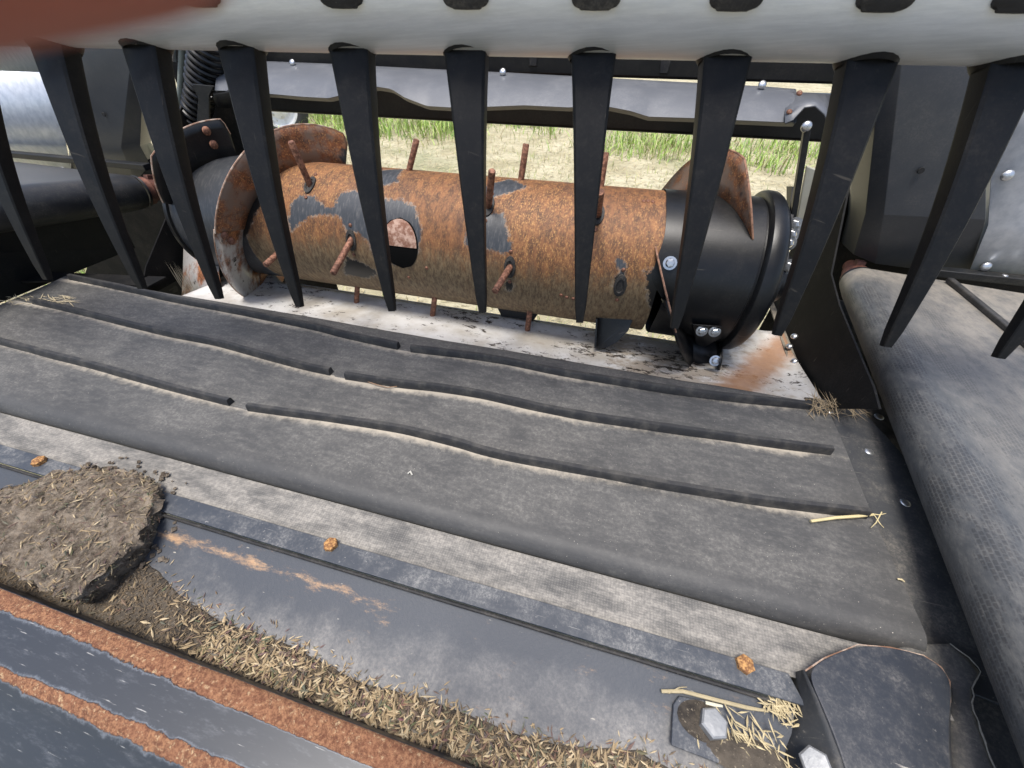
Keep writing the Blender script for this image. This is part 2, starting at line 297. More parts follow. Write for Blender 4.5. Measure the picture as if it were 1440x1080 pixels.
# ------------------------------------------------------------------ shared small meshes
def hexbolt(name, r, h, mat, washer=True, dome=.25, rough=0):
    mb = MB(); ring = lambda rr, z, n, ph=0: [Vector((rr*cos(2*pi*k/n+ph), rr*sin(2*pi*k/n+ph), z)) for k in range(n)]
    if washer: mb.grid([ring(r*1.55, -.0005, 16), ring(r*1.55, r*.22, 16), ring(r*1.0, r*.24, 16)], True)
    z0 = r*.2 if washer else -.0005
    mb.grid([ring(r, z0, 6), ring(r, z0+h*.85, 6), ring(r*.86, z0+h, 6), ring(r*.4, z0+h+h*dome*.3, 6)], True); n = len(mb.v); mb.f.append(tuple(range(n-6, n)))
    me = bpy.data.meshes.new(name); me.from_pydata(mb.v, [], mb.f); me.materials.append(mat)
    bm = bmesh.new(); bm.from_mesh(me)
    if rough:
        bmesh.ops.subdivide_edges(bm, edges=bm.edges, cuts=1)
        for v in bm.verts: v.co += Vector(noise.noise_vector(v.co*220))*rough
    bmesh.ops.recalc_face_normals(bm, faces=bm.faces); bm.to_mesh(me); bm.free(); return me
def dome(name, r, h, mat):
    mb = MB(); mb.lathe([(-.0005, r*1.02), (h*.35, r), (h*.75, r*.78), (h, r*.38), (h*1.04, .0005)], (0, 0, 0), (0, 0, 1), 14)
    me = bpy.data.meshes.new(name); me.from_pydata(mb.v, [], mb.f); me.materials.append(mat)
    bm = bmesh.new(); bm.from_mesh(me); bmesh.ops.recalc_face_normals(bm, faces=bm.faces); bm.to_mesh(me); bm.free()
    for p in me.polygons: p.use_smooth = True
    return me
B_Z = hexbolt('zinc_bolt', .0085, .007, M['zinc']); B_BIG = hexbolt('large_zinc_bolt', .013, .010, M['zinc'])
B_HEX = hexbolt('hex_bolt', .0165, .012, M['dullzinc'], False, .12); B_RU = hexbolt('rusty_bolt', .0112, .0085, M['rustbolt'], False, .9, .0008); B_DOME = dome('dome_bolt', .008, .005, M['zinc']); B_RIV = dome('rivet', .010, .006, M['rod']); B_SMALLR = dome('small_rust_bolt', .0045, .003, M['rod']); B_FLAT = dome('flat_bolt', .0065, .0018, M['zinc']); B_BLK = dome('black_bolt', .006, .004, M['black'])

# ------------------------------------------------------------------ setting: ground
GZ = -.75
def make_ground():
    mb = MB(); rows = []
    ys = [-6+i*.5 for i in range(60)]+[26, 34, 60, 140, 500, 1500]; xs = [-1500, -400, -120, -50]+[-24+i*.5 for i in range(73)]+[30, 80, 400, 1500]
    for yv in ys:
        rows.append([Vector((xv, yv, GZ+(.05*noise.noise(Vector((xv*.35, yv*.35, 3)))+.012*noise.noise(Vector((xv*1.7, yv*1.7, 9))) if abs(xv) < 30 and yv < 30 else 0))) for xv in xs])
    mb.grid(rows); build('ground', mb, M['ground'], kind='structure', org=(0, 0, GZ))
    rnd = random.Random(3)
    def blade(mb, cols, p, h, lean, az, wd, c):
        d = Vector((cos(az), sin(az), 0)); s = Vector((-sin(az), cos(az), 0))*wd/2
        q = [p, p+Vector((0, 0, h*.5))+d*lean*.25, p+Vector((0, 0, h*.85))+d*lean*.65, p+Vector((0, 0, h*.92))+d*lean*1.15]
        mb.add([q[0]-s, q[0]+s, q[1]-s*.8, q[1]+s*.8, q[2]-s*.5, q[2]+s*.5, q[3]], [(0, 1, 3, 2), (2, 3, 5, 4), (4, 5, 6)]); cols += [c]*7
    mb = MB(); cols = []
    tufts = [(430, 168), (450, 180), (470, 172), (475, 195), (500, 178), (520, 172), (540, 188), (560, 178), (585, 182), (610, 192), (625, 184), (640, 178), (655, 195), (690, 172), (750, 180), (770, 188),
             (850, 215), (875, 200), (895, 215), (915, 205), (930, 220), (955, 205), (985, 215), (1000, 200), (1030, 230), (1060, 235), (1085, 240), (1105, 215), (1125, 225), (1070, 210), (905, 185), (740, 172), (545, 168), (500, 165), (455, 162),
             (20, 385), (60, 378), (85, 372), (110, 382), (40, 395), (100, 330), (420, 185), (395, 200)]
    for (x, y) in tufts:
        c = Z(x, y, GZ); k = c.length; far = min(1.6, max(.6, k/5))
        for i in range(int(rnd.uniform(35, 150))):
            p = c+Vector((rnd.gauss(0, .19), rnd.gauss(0, .16), 0))*far; p.z = GZ+.0
            g = rnd.random(); col = (.15+.22*g, .27+.22*g, .05+.05*g) if rnd.random() < .8 else (.42, .37, .2)
            blade(mb, cols, p, rnd.uniform(.05, .24)*far*.9, rnd.uniform(.02, .22)*far, rnd.uniform(0, 6.28), rnd.uniform(.006, .013)*far, col)
    for i in range(15000):                                   # thin short grass between the tufts
        p = Vector((rnd.uniform(-8, 3), rnd.uniform(1.2, 10), GZ)); g = rnd.random()
        if noise.noise(p*.8)+.3*rnd.random() < -.10: continue
        blade(mb, cols, p, rnd.uniform(.02, .10), rnd.uniform(.02, .10), rnd.uniform(0, 6.28), .006, (.14+.2*g, .20+.16*g, .05+.05*g) if rnd.random() < .6 else (.45, .39, .22))
    mb.attr['tint'] = cols; build('grass', mb, M['grass'], smooth=False, recalc=False, kind='stuff', label='green grass tufts growing in dry ground behind the header', cat='grass')
    mb = MB(); cols = []
    for i in range(9000):
        p = Vector((rnd.uniform(-8, 3), rnd.uniform(1.0, 9.5), GZ+.012+.05*0)); az = rnd.uniform(0, pi); L = rnd.uniform(.02, .10); d = Vector((cos(az), sin(az), rnd.uniform(-.1, .25)))*L; s = Vector((-sin(az), cos(az), 0))*.003
        p.z = GZ+.05*noise.noise(Vector((p.x*.35, p.y*.35, 3)))+.012*noise.noise(Vector((p.x*1.7, p.y*1.7, 9)))+.008
        g = rnd.random(); mb.add([p-s, p+s, p+d+s, p+d-s], [(0, 1, 2, 3)]); cols += [(.38+.2*g, .31+.18*g, .17+.13*g)]*4
    mb.attr['tint'] = cols; build('dry_straw', mb, M['husk'], smooth=False, recalc=False, kind='stuff', label='dry straw bits scattered over the ground behind the header', cat='straw')
make_ground()

# ------------------------------------------------------------------ parked wheel behind
def make_wheel():
    c = Z(405, 196, GZ); c.z = GZ; R = .39; ctr = c+Vector((0, 0, R)); ax = (EYE-ctr); ax.z = 0; ax = Quaternion((0, 0, 1), radians(8)) @ ax.normalized()
    t = thing('trailer_wheel', 'black tyre on white rim standing in the grass behind the auger', 'wheel', c)
    mb = MB(); mb.lathe([(-.11, .22), (-.13, .27), (-.12, .33), (-.08, R), (.08, R), (.12, .33), (.13, .27), (.11, .22)], ctr, ax, 40); build('tyre', mb, M['tyre'], t)
    mb = MB(); mb.lathe([(.115, .215), (.118, .235), (.105, .225), (.06, .20), (.05, .13), (.075, .09), (.075, .05), (.10, .045), (.10, .001)], ctr, ax, 36); r = build('rim', mb, M['rim'], t)
    u = ax.orthogonal().normalized(); v = ax.cross(u)
    for k in range(6):
        put('wheel_nut', B_BIG, r, ctr+ax*.062+(u*cos(k*pi/3)+v*sin(k*pi/3))*.105, ax)
    mb = MB(); mb.beam(ctr-ax*.1, ctr-ax*1.5, .08, .08); build('axle', mb, M['black'], t)
make_wheel()

# ------------------------------------------------------------------ feed draper (centre belt)
RIB = {1: [[(-1.62, .705), (-1.358, .695), (-1.197, .684), (-1.029, .680), (-.867, .676), (-.718, .671), (-.615, .662), (-.467, .655)], [(-.432, .654), (-.296, .664), (-.186, .668), (-.063, .662), (.103, .666), (.28, .675), (.461, .694)]],
       2: [[(-1.575, .573), (-1.4, .566), (-1.155, .552), (-1.0, .549), (-.887, .548), (-.752, .537), (-.649, .530), (-.573, .528)], [(-.532, .525), (-.414, .532), (-.314, .543), (-.229, .548), (-.147, .546), (-.079, .543), (.006, .544), (.14, .552), (.298, .563), (.468, .577)]],
       3: [[(-1.60, .418), (-1.456, .414), (-1.283, .408), (-1.127, .404), (-1.024, .399), (-.927, .394), (-.835, .390), (-.722, .388)], [(-.674, .386), (-.596, .393), (-.49, .403), (-.388, .412), (-.32, .415), (-.226, .413), (-.165, .408), (-.102, .407), (-.02, .411), (.083, .416), (.197, .422), (.333, .432), (.486, .452)]]}
def catmull(pts, per=5):
    out = []
    for i in range(len(pts)-1):
        p = [Vector((*pts[max(0, min(len(pts)-1, i+k))], 0)) for k in (-1, 0, 1, 2)]
        for j in range(per):
            t = j/per; out.append(.5*((2*p[1])+(p[2]-p[0])*t+(2*p[0]-5*p[1]+4*p[2]-p[3])*t*t+(3*p[1]-p[0]-3*p[2]+p[3])*t**3))
    out.append(Vector((*pts[-1], 0))); return out
def make_feed_draper():
    t = thing('feed_draper', 'wide dusty black rubber feed belt with wavy cross slats in the middle of the header', 'conveyor belt', (-.56, .5, -.12))
    ribs = {k: [catmull(s) for s in v] for k, v in RIB.items()}
    xs = [-1.66+i*(2.16/430) for i in range(431)]; R = .030; yc = .2842
    prof = [(.722, -.05), (.722, -.012), (.718, -.003), (.712, 0)]+[(.712-(i+1)*(.712-yc)/120, 0) for i in range(120)]
    prof += [(yc-R*sin(a), -R+R*cos(a)) for a in [radians(6*k) for k in range(1, 21)]]
    mb = MB(); rows = []; dust = []
    flat = {k: sorted([p for s in v for p in s], key=lambda p: p.x) for k, v in ribs.items()}
    def riby(k, xv):
        L = flat[k]
        if xv <= L[0].x: return L[0].y
        for a, b in zip(L, L[1:]):
            if a.x <= xv <= b.x: return a.y+(b.y-a.y)*(xv-a.x)/max(1e-6, b.x-a.x)
        return L[-1].y
    ry = [[riby(k, xv) for xv in xs] for k in (1, 2, 3)]
    for (yv, zv) in prof:
        row = []
        for i, xv in enumerate(xs):
            dz = .0025*noise.noise(Vector((xv*3, yv*6, 1.3))) + .0015*noise.noise(Vector((xv*9, yv*9, 5)))
            yy = yv
            row.append(Vector((xv, yy, zv+dz*(1 if zv > -.01 else .3))))
            dd = 0
            for q in range(3):
                e = ry[q][i]-.006-yv
                if -.002 < e < .05: dd = max(dd, (.95-e/.032) if e > 0 else .9)
            dd *= .72+.75*noise.noise(Vector((xv*2.6, yv*3, 8)))
            cr = abs(yv-(.311+.006*noise.noise(Vector((xv*2, 4, 2)))))
            if cr < .0025: dd = max(dd, .26+.3*noise.noise(Vector((xv*6, 1, 2))))
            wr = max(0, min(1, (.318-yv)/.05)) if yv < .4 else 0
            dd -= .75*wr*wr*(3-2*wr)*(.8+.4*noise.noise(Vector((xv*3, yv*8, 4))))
            dd -= .42*max(0, min(1, (xv-.40+.03*noise.noise(Vector((xv*5, yv*14, 6))))/.08))
            dust.append(max(-.6, dd))
        rows.append(row)
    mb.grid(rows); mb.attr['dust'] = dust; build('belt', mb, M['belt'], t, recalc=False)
    for k, segs in ribs.items():
        for s in segs:
            mb = MB(); rw = []; h, wd = .0165, .0125
            for i, p in enumerate(s):
                tn = (s[min(i+1, len(s)-1)]-s[max(i-1, 0)]).normalized(); n = Vector((-tn.y, tn.x, 0))
                hh = h*(1+.05*noise.noise(p*20)); o = p+Vector((0, 0, 0))
                rw.append([o+n*wd*.62+Vector((0, 0, -.003)), o+n*wd*.48+Vector((0, 0, hh*.8)), o+n*wd*.3+Vector((0, 0, hh)), o-n*wd*.3+Vector((0, 0, hh)), o-n*wd*.48+Vector((0, 0, hh*.8)), o-n*wd*.62+Vector((0, 0, -.003))])
            mb.grid(rw); m = len(rw[0]); mb.f += [tuple(range(m)), tuple((len(rw)-1)*m+j for j in reversed(range(m)))]
            build('slat', mb, M['slat'], t)
    # front and rear rollers inside the belt
    mb = MB(); mb.tube([(-1.64, yc, -R), (.49, yc, -R)], R-.004, 20); build('front_roller', mb, M['black'], t)
    # dark splice plates seen at the end: smooth side seal strip
    z = -.006
    mb = MB(); mb.slab([(.492, .33, z-.004), (.50, .240, z-.030), (.600, .225, z-.030), (.600, .33, z-.004), (.606, .42, z-.004), (.612, .60, z-.004), (.570, .745, z-.004), (.468, .735, z-.004), (.492, .50, z-.004)], (0, 0, .004)); s = build('side_seal', mb, M['seal'], t, bevel=.001)
    for px in ((1222, 635), (1273, 707), (1167, 578)): put('bolt', B_FLAT, s, Z(*px, z), (0, 0, 1), 0, 1.2)
make_feed_draper()

# ------------------------------------------------------------------ cutterbar: woven strip, hold-down strip, sloped plate, trough
ZC = -.020
def yc_(y): return y*(CAM_H-ZC)/CAM_H            # belt-plane reading -> cutterbar plane
def xline(pts, z): return [Z(x, y, z) for x, y in pts]
FAB_R = [(-80, 565), (0, 575), (222, 634), (444, 692), (560, 723), (820, 792), (1013, 851), (1098, 869), (1200, 890), (1290, 905)]
def make_cutterbar():
    t = thing('cutterbar', 'blue grey steel cutterbar with woven seal strip and rusty bolts in front of the belt', 'cutterbar', (-.4, .16, -.12))
    mb = MB(); n = 240; rows = []
    y0, y1 = .182*1.033, .252
    for j in range(9):
        f = j/8; rows.append([])
        for i in range(n+1):
            xv = -1.5+i*(1.5+.50)/n
            yv = y0+(y1-y0)*f
            lift = .012*max(0, (xv-.33)/.17)**2*(1-f*.5)
            rows[-1].append(Vector((xv, yv, ZC-.004+.0012*noise.noise(Vector((xv*6, yv*9, 2)))+lift)))
    mb.grid(rows); build('seal_strip', mb, M['woven'], t)
    # hold-down strip
    ya, yb = .1535*1.033, .1835*1.033
    mb = MB(); mb.slab([(-1.5, ya, ZC-.004), (.335, ya, ZC-.004), (.322, yb, ZC-.004), (-1.5, yb, ZC-.004)], (0, 0, .0055))
    h = build('hold_down_strip', mb, M['blue'], t, bevel=.0008)
    for px in ((57, 650), (466, 767), (1046, 935), (-395, 528)): put('bolt', B_RU, h, Z(*px, ZC+.0015)+Vector((0, 0, 0)), (0, 0, 1), random.random(), 1.0)
    # rolled lip under the strip edge: a dark gap with a dirty bead
    mb = MB(); mb.tube([(-1.5+i*.06, ya-.0035+.0006*noise.noise(Vector((i*.9, 0, 0))), ZC-.0040) for i in range(31)], .0027, 8); build('bead', mb, M['rubber'], t)
    # sloped plate down to the trough
    rows = []; dust = []; rust = []
    for j in range(25):
        f = j/24; yv = (ya-.002)+(.0-ya+.002)*f; zv = ZC-.010-.028*f-.004*sin(pi*f)
        rows.append([])
        for i in range(181):
            xv = -1.5+i*(1.5+.335)/180; rows[-1].append(Vector((xv, yv, zv)))
            dust.append(f*1.15-.24+.35*noise.noise(Vector((xv*3, yv*14, 0))))
            yr = .128-.006*xv; rust.append(exp(-((yv-yr)/.008)**2)*max(.1, min(.8, (-.0-xv)*1.6, (xv+.9)*3))*(.75+.6*noise.noise(Vector((xv*5, 2, 2)))))
    mb = MB(); mb.grid(rows); mb.attr['dust'] = dust; mb.attr['rust'] = rust; build('sloped_plate', mb, M['cutter'], t)
    # front bar with rust worn edges (profile y, z, rust value)
    P = [(.004, -.070, -.3), (.002, -.030, -.9), (.0, -.010, -.9), (-.002, -.004, -.2), (-.004, -.002, .5), (-.010, .0, .75), (-.017, .001, .25), (-.023, .0015, -.15), (-.032, .0015, -.7), (-.046, .0015, -.9), (-.061, .001, -.6), (-.068, .0, .0), (-.073, -.002, .42), (-.078, -.0055, .15), (-.084, -.010, -.3), (-.095, -.018, -.85), (-.14, -.046, -.9), (-.19, -.08, -.9)]
    Pf = []
    for (a, b) in zip(P, P[1:]):
        for k in range(3): f = k/3; Pf.append(tuple(a[q]+(b[q]-a[q])*f for q in range(3)))
    Pf.append(P[-1]); rows = []; rust = []
    for (yv, zv, rv) in Pf:
        rows.append([Vector((-1.5+i*.0125, yv, zv)) for i in range(153)])
        for i in range(153):
            xv = -1.5+i*.0125; grow = max(0, min(1, (xv+.62)/.5))*.75 if yv > -.045 else max(0, min(1, (xv+.6)/.3))*.25
            rust.append(rv+grow*(1 if rv > -.5 else .35)+.22*noise.noise(Vector((xv*4, yv*20, 3))))
    mb = MB(); mb.grid(rows); mb.attr['rust'] = rust; build('front_bar', mb, M['rustbar'], t, recalc=False)
    return t
make_cutterbar()
def plate_z(y):
    ya = .1535*1.033-.002; f = max(0, min(1, (ya-y)/ya)); return ZC-.010-.028*f-.004*sin(pi*f)

# settled chaff in the trough
EDGE = [(-1.4, .07), (-.70, .11), (-.644, .087), (-.548, .062), (-.46, .049), (-.34, .050), (-.221, .038), (-.105, .046), (-.011, .042), (.08, .052), (.139, .066), (.20, .060), (.25, .075), (.33, .09)]
def edge_y(x):
    for a, b in zip(EDGE, EDGE[1:]):
        if a[0] <= x <= b[0]: return a[1]+(b[1]-a[1])*(x-a[0])/(b[0]-a[0])
    return EDGE[-1][1]
def heap_z(x, y):
    e = edge_y(x)*1.05; f = max(0, (e-y)/max(.03, e)); return plate_z(y)+.001+min(.017, .03*f)*(.75+.5*noise.noise(Vector((x*18, y*18, 4))))-(.001 if f <= 0 else 0)
def spindle(mb, cols, p, d, L, r, col, flat=.6):
    d = d.normalized(); u = d.cross(Vector((.13, .21, 1))).normalized(); v = d.cross(u)
    a = p-d*L/2; b = p+d*L/2; m = p-d*L*.1
    ring = [m+u*r, m+v*r*flat, m-u*r, m-v*r*flat]
    mb.add([a, b]+ring, [(0, 2+(k+1) % 4, 2+k) for k in range(4)]+[(1, 2+k, 2+(k+1) % 4) for k in range(4)]); cols += [col]*2+[tuple(c*.8 for c in col)]*4
def huskcol(rnd):
    g = rnd.random()
    if g < .42: return (.10+.07*rnd.random(), .078+.05*rnd.random(), .052+.03*rnd.random())
    if g < .86: q = rnd.uniform(.75, 1.2); return (.34*q, .25*q, .14*q)
    q = rnd.uniform(.85, 1.15); return (.50*q, .40*q, .25*q)
def make_chaff():
    rnd = random.Random(11); rows = []
    for j in range(29):
        f = j/28; rows.append([])
        for i in range(321):
            x = -1.2+i*(1.2+.325)/320; e = edge_y(x)*1.02+.007*noise.noise(Vector((x*14, 1, 1)))+.003*noise.noise(Vector((x*60, 1, 1))); y = e+(.001-e)*f; rows[-1].append(Vector((x, y, heap_z(x, y)+.0015*noise.noise(Vector((x*90, y*90, 1)))-.0025*(f < .02))))
    mb = MB(); mb.grid(rows); build('chaff_bed', mb, M['dirt'], kind='stuff', label='brown dirt and crushed chaff lying along the steel trough', cat='dirt')
    mb = MB(); cols = []
    for i in range(9000):                                   # crushed fines between the husks
        x = rnd.uniform(-.95, .325); e = edge_y(x)+.003*rnd.gauss(0, 1); y = rnd.uniform(.004, max(.012, e)); az = rnd.uniform(0, 6.283); q = rnd.uniform(.5, 1.1)
        spindle(mb, cols, Vector((x, y, heap_z(x, y)+rnd.uniform(.0, .003))), Vector((cos(az), sin(az), rnd.gauss(0, .35))), rnd.uniform(.003, .008), rnd.uniform(.0004, .0011), (.16*q, .115*q, .068*q))
    for i in range(5600):
        x = rnd.uniform(-.95, .325); e = edge_y(x)+.004*rnd.gauss(0, 1)
        dens = .08 if x < -.55 else (.25 if x < -.46 else 1.0)*(.75+.6*noise.noise(Vector((x*9, 3, 1))))
        if rnd.random() > dens: continue
        y = rnd.uniform(.004, max(.012, e)); az = rnd.gauss(.4, 1.2); L = rnd.triangular(.005, .018, .0115); r = L*rnd.uniform(.075, .14)
        if rnd.random() < .07: L *= 1.6; r *= .6
        spindle(mb, cols, Vector((x, y, heap_z(x, y)+rnd.uniform(.001, .006))), Vector((cos(az), sin(az), rnd.gauss(0, .16))), L, r, huskcol(rnd), rnd.uniform(.4, .8))
    for i in range(260):                                    # a few loose ones on the clean plate
        x = rnd.uniform(-.6, .32); y = edge_y(x)+abs(rnd.gauss(0, .010)); az = rnd.uniform(0, 6.283)
        spindle(mb, cols, Vector((x, y, plate_z(y)+.0015)), Vector((cos(az), sin(az), 0)), rnd.uniform(.005, .012), .0009, huskcol(rnd))
    for i in range(210):                                    # longer straw pieces at the right end
        a = i % 3; c = (Z(1096, 996, -.03), Z(1056, 1040, -.03), Z(1062, 1068, -.03))[a]; sx, sy = ((.011, .006), (.016, .010), (.022, .008))[a]
        p = c+Vector((rnd.gauss(0, sx), rnd.gauss(0, sy), 0)); az = rnd.gauss(-.9, .7); p.x = min(p.x, .328)
        q = rnd.uniform(.7, 1.2); spindle(mb, cols, Vector((p.x, p.y, plate_z(p.y)+(.011 if a else .004)+rnd.uniform(.0, .006))), Vector((cos(az), sin(az), rnd.gauss(.05, .2))), rnd.uniform(.009, .026), rnd.uniform(.0008, .0016), (.50*q, .41*q, .235*q))
    mb.attr['tint'] = cols; build('chaff', mb, M['husk'], smooth=False, kind='stuff', label='loose dry oat husks piled along the rusty front bar', cat='chaff')
make_chaff()

def make_clod():
    rnd = random.Random(5)
    px = [(-160, 700), (-60, 690), (0, 684), (40, 676), (70, 664), (105, 658), (125, 652), (150, 658), (180, 662), (205, 670), (217, 682), (214, 700), (200, 735), (175, 768), (150, 792), (120, 820), (95, 838), (70, 830), (40, 815), (0, 792), (-80, 770), (-170, 740)]
    zt = .009; bd = [Z(x, y, zt) for x, y in px]; c = sum(bd, Vector())/len(bd)
    dens = []
    for i in range(len(bd)):
        a, b = bd[i], bd[(i+1) % len(bd)]
        for k in range(14): dens.append(a.lerp(b, k/14))
    t = thing('dirt_clod', 'flat clod of dried mud and chaff lying on the cutterbar', 'clod', (c.x, c.y, -.05))
    rows = []
    fr = [i/56 for i in range(1, 57)]
    for f in fr:
        r = []
        for p in dens:
            q = c.lerp(p, f); q += Vector((noise.noise(q*45), noise.noise(q*45+Vector((9, 0, 0))), 0))*.010*f; q += Vector((noise.noise(q*140), noise.noise(q*140+Vector((3, 0, 0))), 0))*.004*f
            q.z = zt+.010*noise.noise(q*14)+.0055*noise.noise(q*50)+.0042*noise.noise(q*120)+.0028*noise.noise(q*260)-.007*max(0, (f-.6)/.4)**2.4; r.append(q)
        rows.append(r)
    for dz, out in ((-.006, .001), (-.012, -.001), (-.018, .001), (-.025, -.004), (-.034, -.002), (-.060, -.010)):
        r = []
        for p in dens:
            q = p+(p-c).normalized()*out; q += Vector((noise.noise(q*60+Vector((0, 0, dz*90))), noise.noise(q*60+Vector((7, 0, dz*90))), 0))*.010; q += Vector((noise.noise(q*150), noise.noise(q*150+Vector((5, 0, 0))), 0))*.005; q.z = zt+dz+.006*noise.noise(q*50); r.append(q)
        rows.append(r)
    mb = MB(); mb.grid(rows, True); mb.f.append(tuple(reversed(range(len(dens))))); top = build('mud', mb, M['clod'], t)
    mb = MB(); cols = []
    for i in range(1150):
        p = dens[rnd.randrange(len(dens))]; f = sqrt(rnd.random()); q = c.lerp(p, f*1.0); q.z = zt+.010*noise.noise(q*14)+.0055*noise.noise(q*50)+rnd.uniform(-.001, .0035)-.007*max(0, (f-.6)/.4)**2.4; az = rnd.uniform(0, 6.28)
        L = rnd.uniform(.005, .019); col = huskcol(rnd); 
        if rnd.random() < .5: col = tuple(v*.55 for v in col)
        spindle(mb, cols, q, Vector((cos(az), sin(az), rnd.gauss(.05, .22))), L, L*rnd.uniform(.04, .09), col)
    for i in range(800):
        p = dens[rnd.randrange(len(dens))]; q = p+(p-c).normalized()*rnd.uniform(-.006, .003); q.z = zt-rnd.uniform(0, .035); az = rnd.uniform(0, 6.28)
        spindle(mb, cols, q, Vector((cos(az), sin(az), rnd.gauss(0, .5))), rnd.uniform(.006, .016), .0009, tuple(v*.7 for v in huskcol(rnd)))
    cr = MB()
    for i in range(150):
        p = dens[rnd.randrange(len(dens))]; q = p+(p-c).normalized()*abs(rnd.gauss(0, .022))
        if q.y < .006: continue
        q.z = (plate_z(q.y) if q.y < .155 else ZC-.002)+(.006 if q.y < edge_y(max(-1.39, min(.32, q.x))) else 0); rr = rnd.triangular(.0012, .007, .0022); u = [Vector(v).normalized()*rr*rnd.uniform(.7, 1.3)+q+Vector((0, 0, rr*.4)) for v in ((1, 0, 0), (-1, 0, 0), (0, 1, 0), (0, -1, 0), (0, 0, .8), (0, 0, -.8))]
        cr.add(u, [(0, 2, 4), (2, 1, 4), (1, 3, 4), (3, 0, 4), (2, 0, 5), (1, 2, 5), (3, 1, 5), (0, 3, 5)])
    build('crumbs', cr, M['clod'], t, kind='stuff')
    mb.attr['tint'] = cols; build('fibres', mb, M['husk'], t, smooth=False, kind='stuff')
make_clod()

# ------------------------------------------------------------------ corner cover and its flap, adjuster plate
def make_corner():
    t = thing('corner_cover', 'scratched blue grey steel corner cover at the right end of the cutterbar', 'cover', (.41, .17, -.05))
    z = .002
    top = [Z(x, y, z) for x, y in ((1133, 943), (1160, 925), (1207, 906), (1253, 910), (1300, 921), (1325, 938), (1337, 958), (1338, 985), (1333, 1022), (1336, 1080), (1345, 1150), (1215, 1170), (1187, 1069), (1168, 1020), (1152, 983))]
    low = [Z(x, y, -.052) for x, y in ((1117, 950), (1150, 930), (1205, 912), (1255, 915), (1305, 925), (1330, 942), (1342, 962), (1343, 988), (1339, 1024), (1342, 1080), (1350, 1150), (1130, 1170), (1096, 1075), (1103, 1040), (1110, 990))]
    c = sum(top, Vector())/len(top); mb = MB()
    rows = [[c.lerp(p, f)+Vector((0, 0, .003*(1-f*f))) for p in top] for f in (.15, .5, .8, .93, .985, 1.0)]
    rows += [[p.lerp(q, f) for p, q in zip(top, low)] for f in (.06, .15, .6, 1.0)]
    mb.grid(rows, True); mb.f.append(tuple(reversed(range(len(top))))); s = build('shell', mb, M['cover'], t)
    m = s.modifiers.new('sub', 'SUBSURF'); m.levels = m.render_levels = 2
    mb = MB(); mb.tube([p+Vector((0, 0, -.0016)) for p in top[:10]], [.0006+.0007*random.random() for _ in top[:10]], 6); build('worn_rim', mb, M['edge'], s)
    sk = [(top[0], low[0])]+[(top[q], low[q]) for q in (14, 13, 12, 11)]
    mb = MB(); mb.grid([[p.lerp(q, f)+Vector((-.0035-.004*f, 0, .001-.003*f)) for p, q in sk] for f in (.0, .1, .5, 1.0)]); build('side_skirt', mb, M['seal'], t, solid=.002)
    # rubber flap beside the cover
    a = [Z(x, y, -.012) for x, y in ((1255, 912), (1300, 906), (1335, 905), (1362, 925), (1378, 945), (1366, 968), (1368, 1000), (1384, 1042), (1398, 1080), (1420, 1150))]
    b = [Z(x, y, -.028) for x, y in ((1240, 930), (1270, 940), (1300, 950), (1315, 965), (1322, 980), (1322, 1000), (1325, 1030), (1328, 1060), (1330, 1085), (1338, 1150))]
    mb = MB(); mb.grid([[p.lerp(q, f)+Vector((0, 0, .006*sin(pi*f))) for p, q in zip(a, b)] for f in (0, .12, .3, .5, .75, 1)]); fl = build('rubber_flap', mb, M['flap'], t, solid=.003)
    e = [p+Vector((0, 0, .0012)) for p in a[2:]]; e = [e[0].lerp(e[0], 0)]+[q for u, v in zip(e, e[1:]) for q in (u.lerp(v, .33)+Vector((random.uniform(-.0015, .0015), 0, 0)), u.lerp(v, .66)+Vector((random.uniform(-.0015, .0015), 0, 0)), v)]
    mb = MB(); mb.tube(e, [.0004+.0008*random.random() for _ in e], 6); k = N('frayed_cord'); m = k.done(k.mix(k.noise(200), (.12, .11, .09), (.42, .38, .31)), .9); build('frayed_edge', mb, m, fl)
    put('bolt', B_HEX, t, Z(1147, 1076, -.012), (-.45, 0, 1), .2, .95)
    # adjuster plate
    z = plate_z(.11)+.010
    P = [Z(x, y, z) for x, y in ((947, 990), (955, 978), (1062, 998), (1060, 1012), (1092, 1040), (1085, 1085), (1040, 1085), (944, 1048))]
    t2 = thing('adjuster_plate', 'small blue grey plate with a big zinc bolt in the chaff at the right end', 'bracket', (.22, .11, z-.02))
    mb = MB(); mb.slab([p+Vector((0, 0, -.004)) for p in P], (0, 0, .004)); build('plate', mb, M['blue'], t2, bevel=.0012)
    put('bolt', B_HEX, t2, Z(1001, 1019, z), (0, .1, 1), .3, 1.0)
    mb = MB(); c = Z(1050, 1062, z+.0002); rw = []
    for f in (.2, .45, .7, .85, 1.0):
        rw.append([c+Vector((.047*f*cos(a)*(1+.25*noise.noise(Vector((cos(a)*2, sin(a)*2, 4)))), .021*f*sin(a)*(1+.3*noise.noise(Vector((cos(a)*2, sin(a)*2, 7)))), .0065*(1-f*f)+.0012*noise.noise(Vector((f*9, a*5, 1)))-.0008)) for a in [2*pi*q/40 for q in range(40)]])
    mb.grid(rw, True); mb.f.append(tuple(reversed(range(40)))); build('dirt_pile', mb, M['dirt'], t2, kind='stuff')
    mb = MB(); c = Z(988, 1014, z+.0004); mb.slab([c+Vector((.030*cos(a)*(1 if cos(a) > 0 else 1), .020*sin(a), 0)) for a in [2*pi*q/20 for q in range(20)]], (0, 0, .0006)); build('slot', mb, M['dirt'], t2)
make_corner()
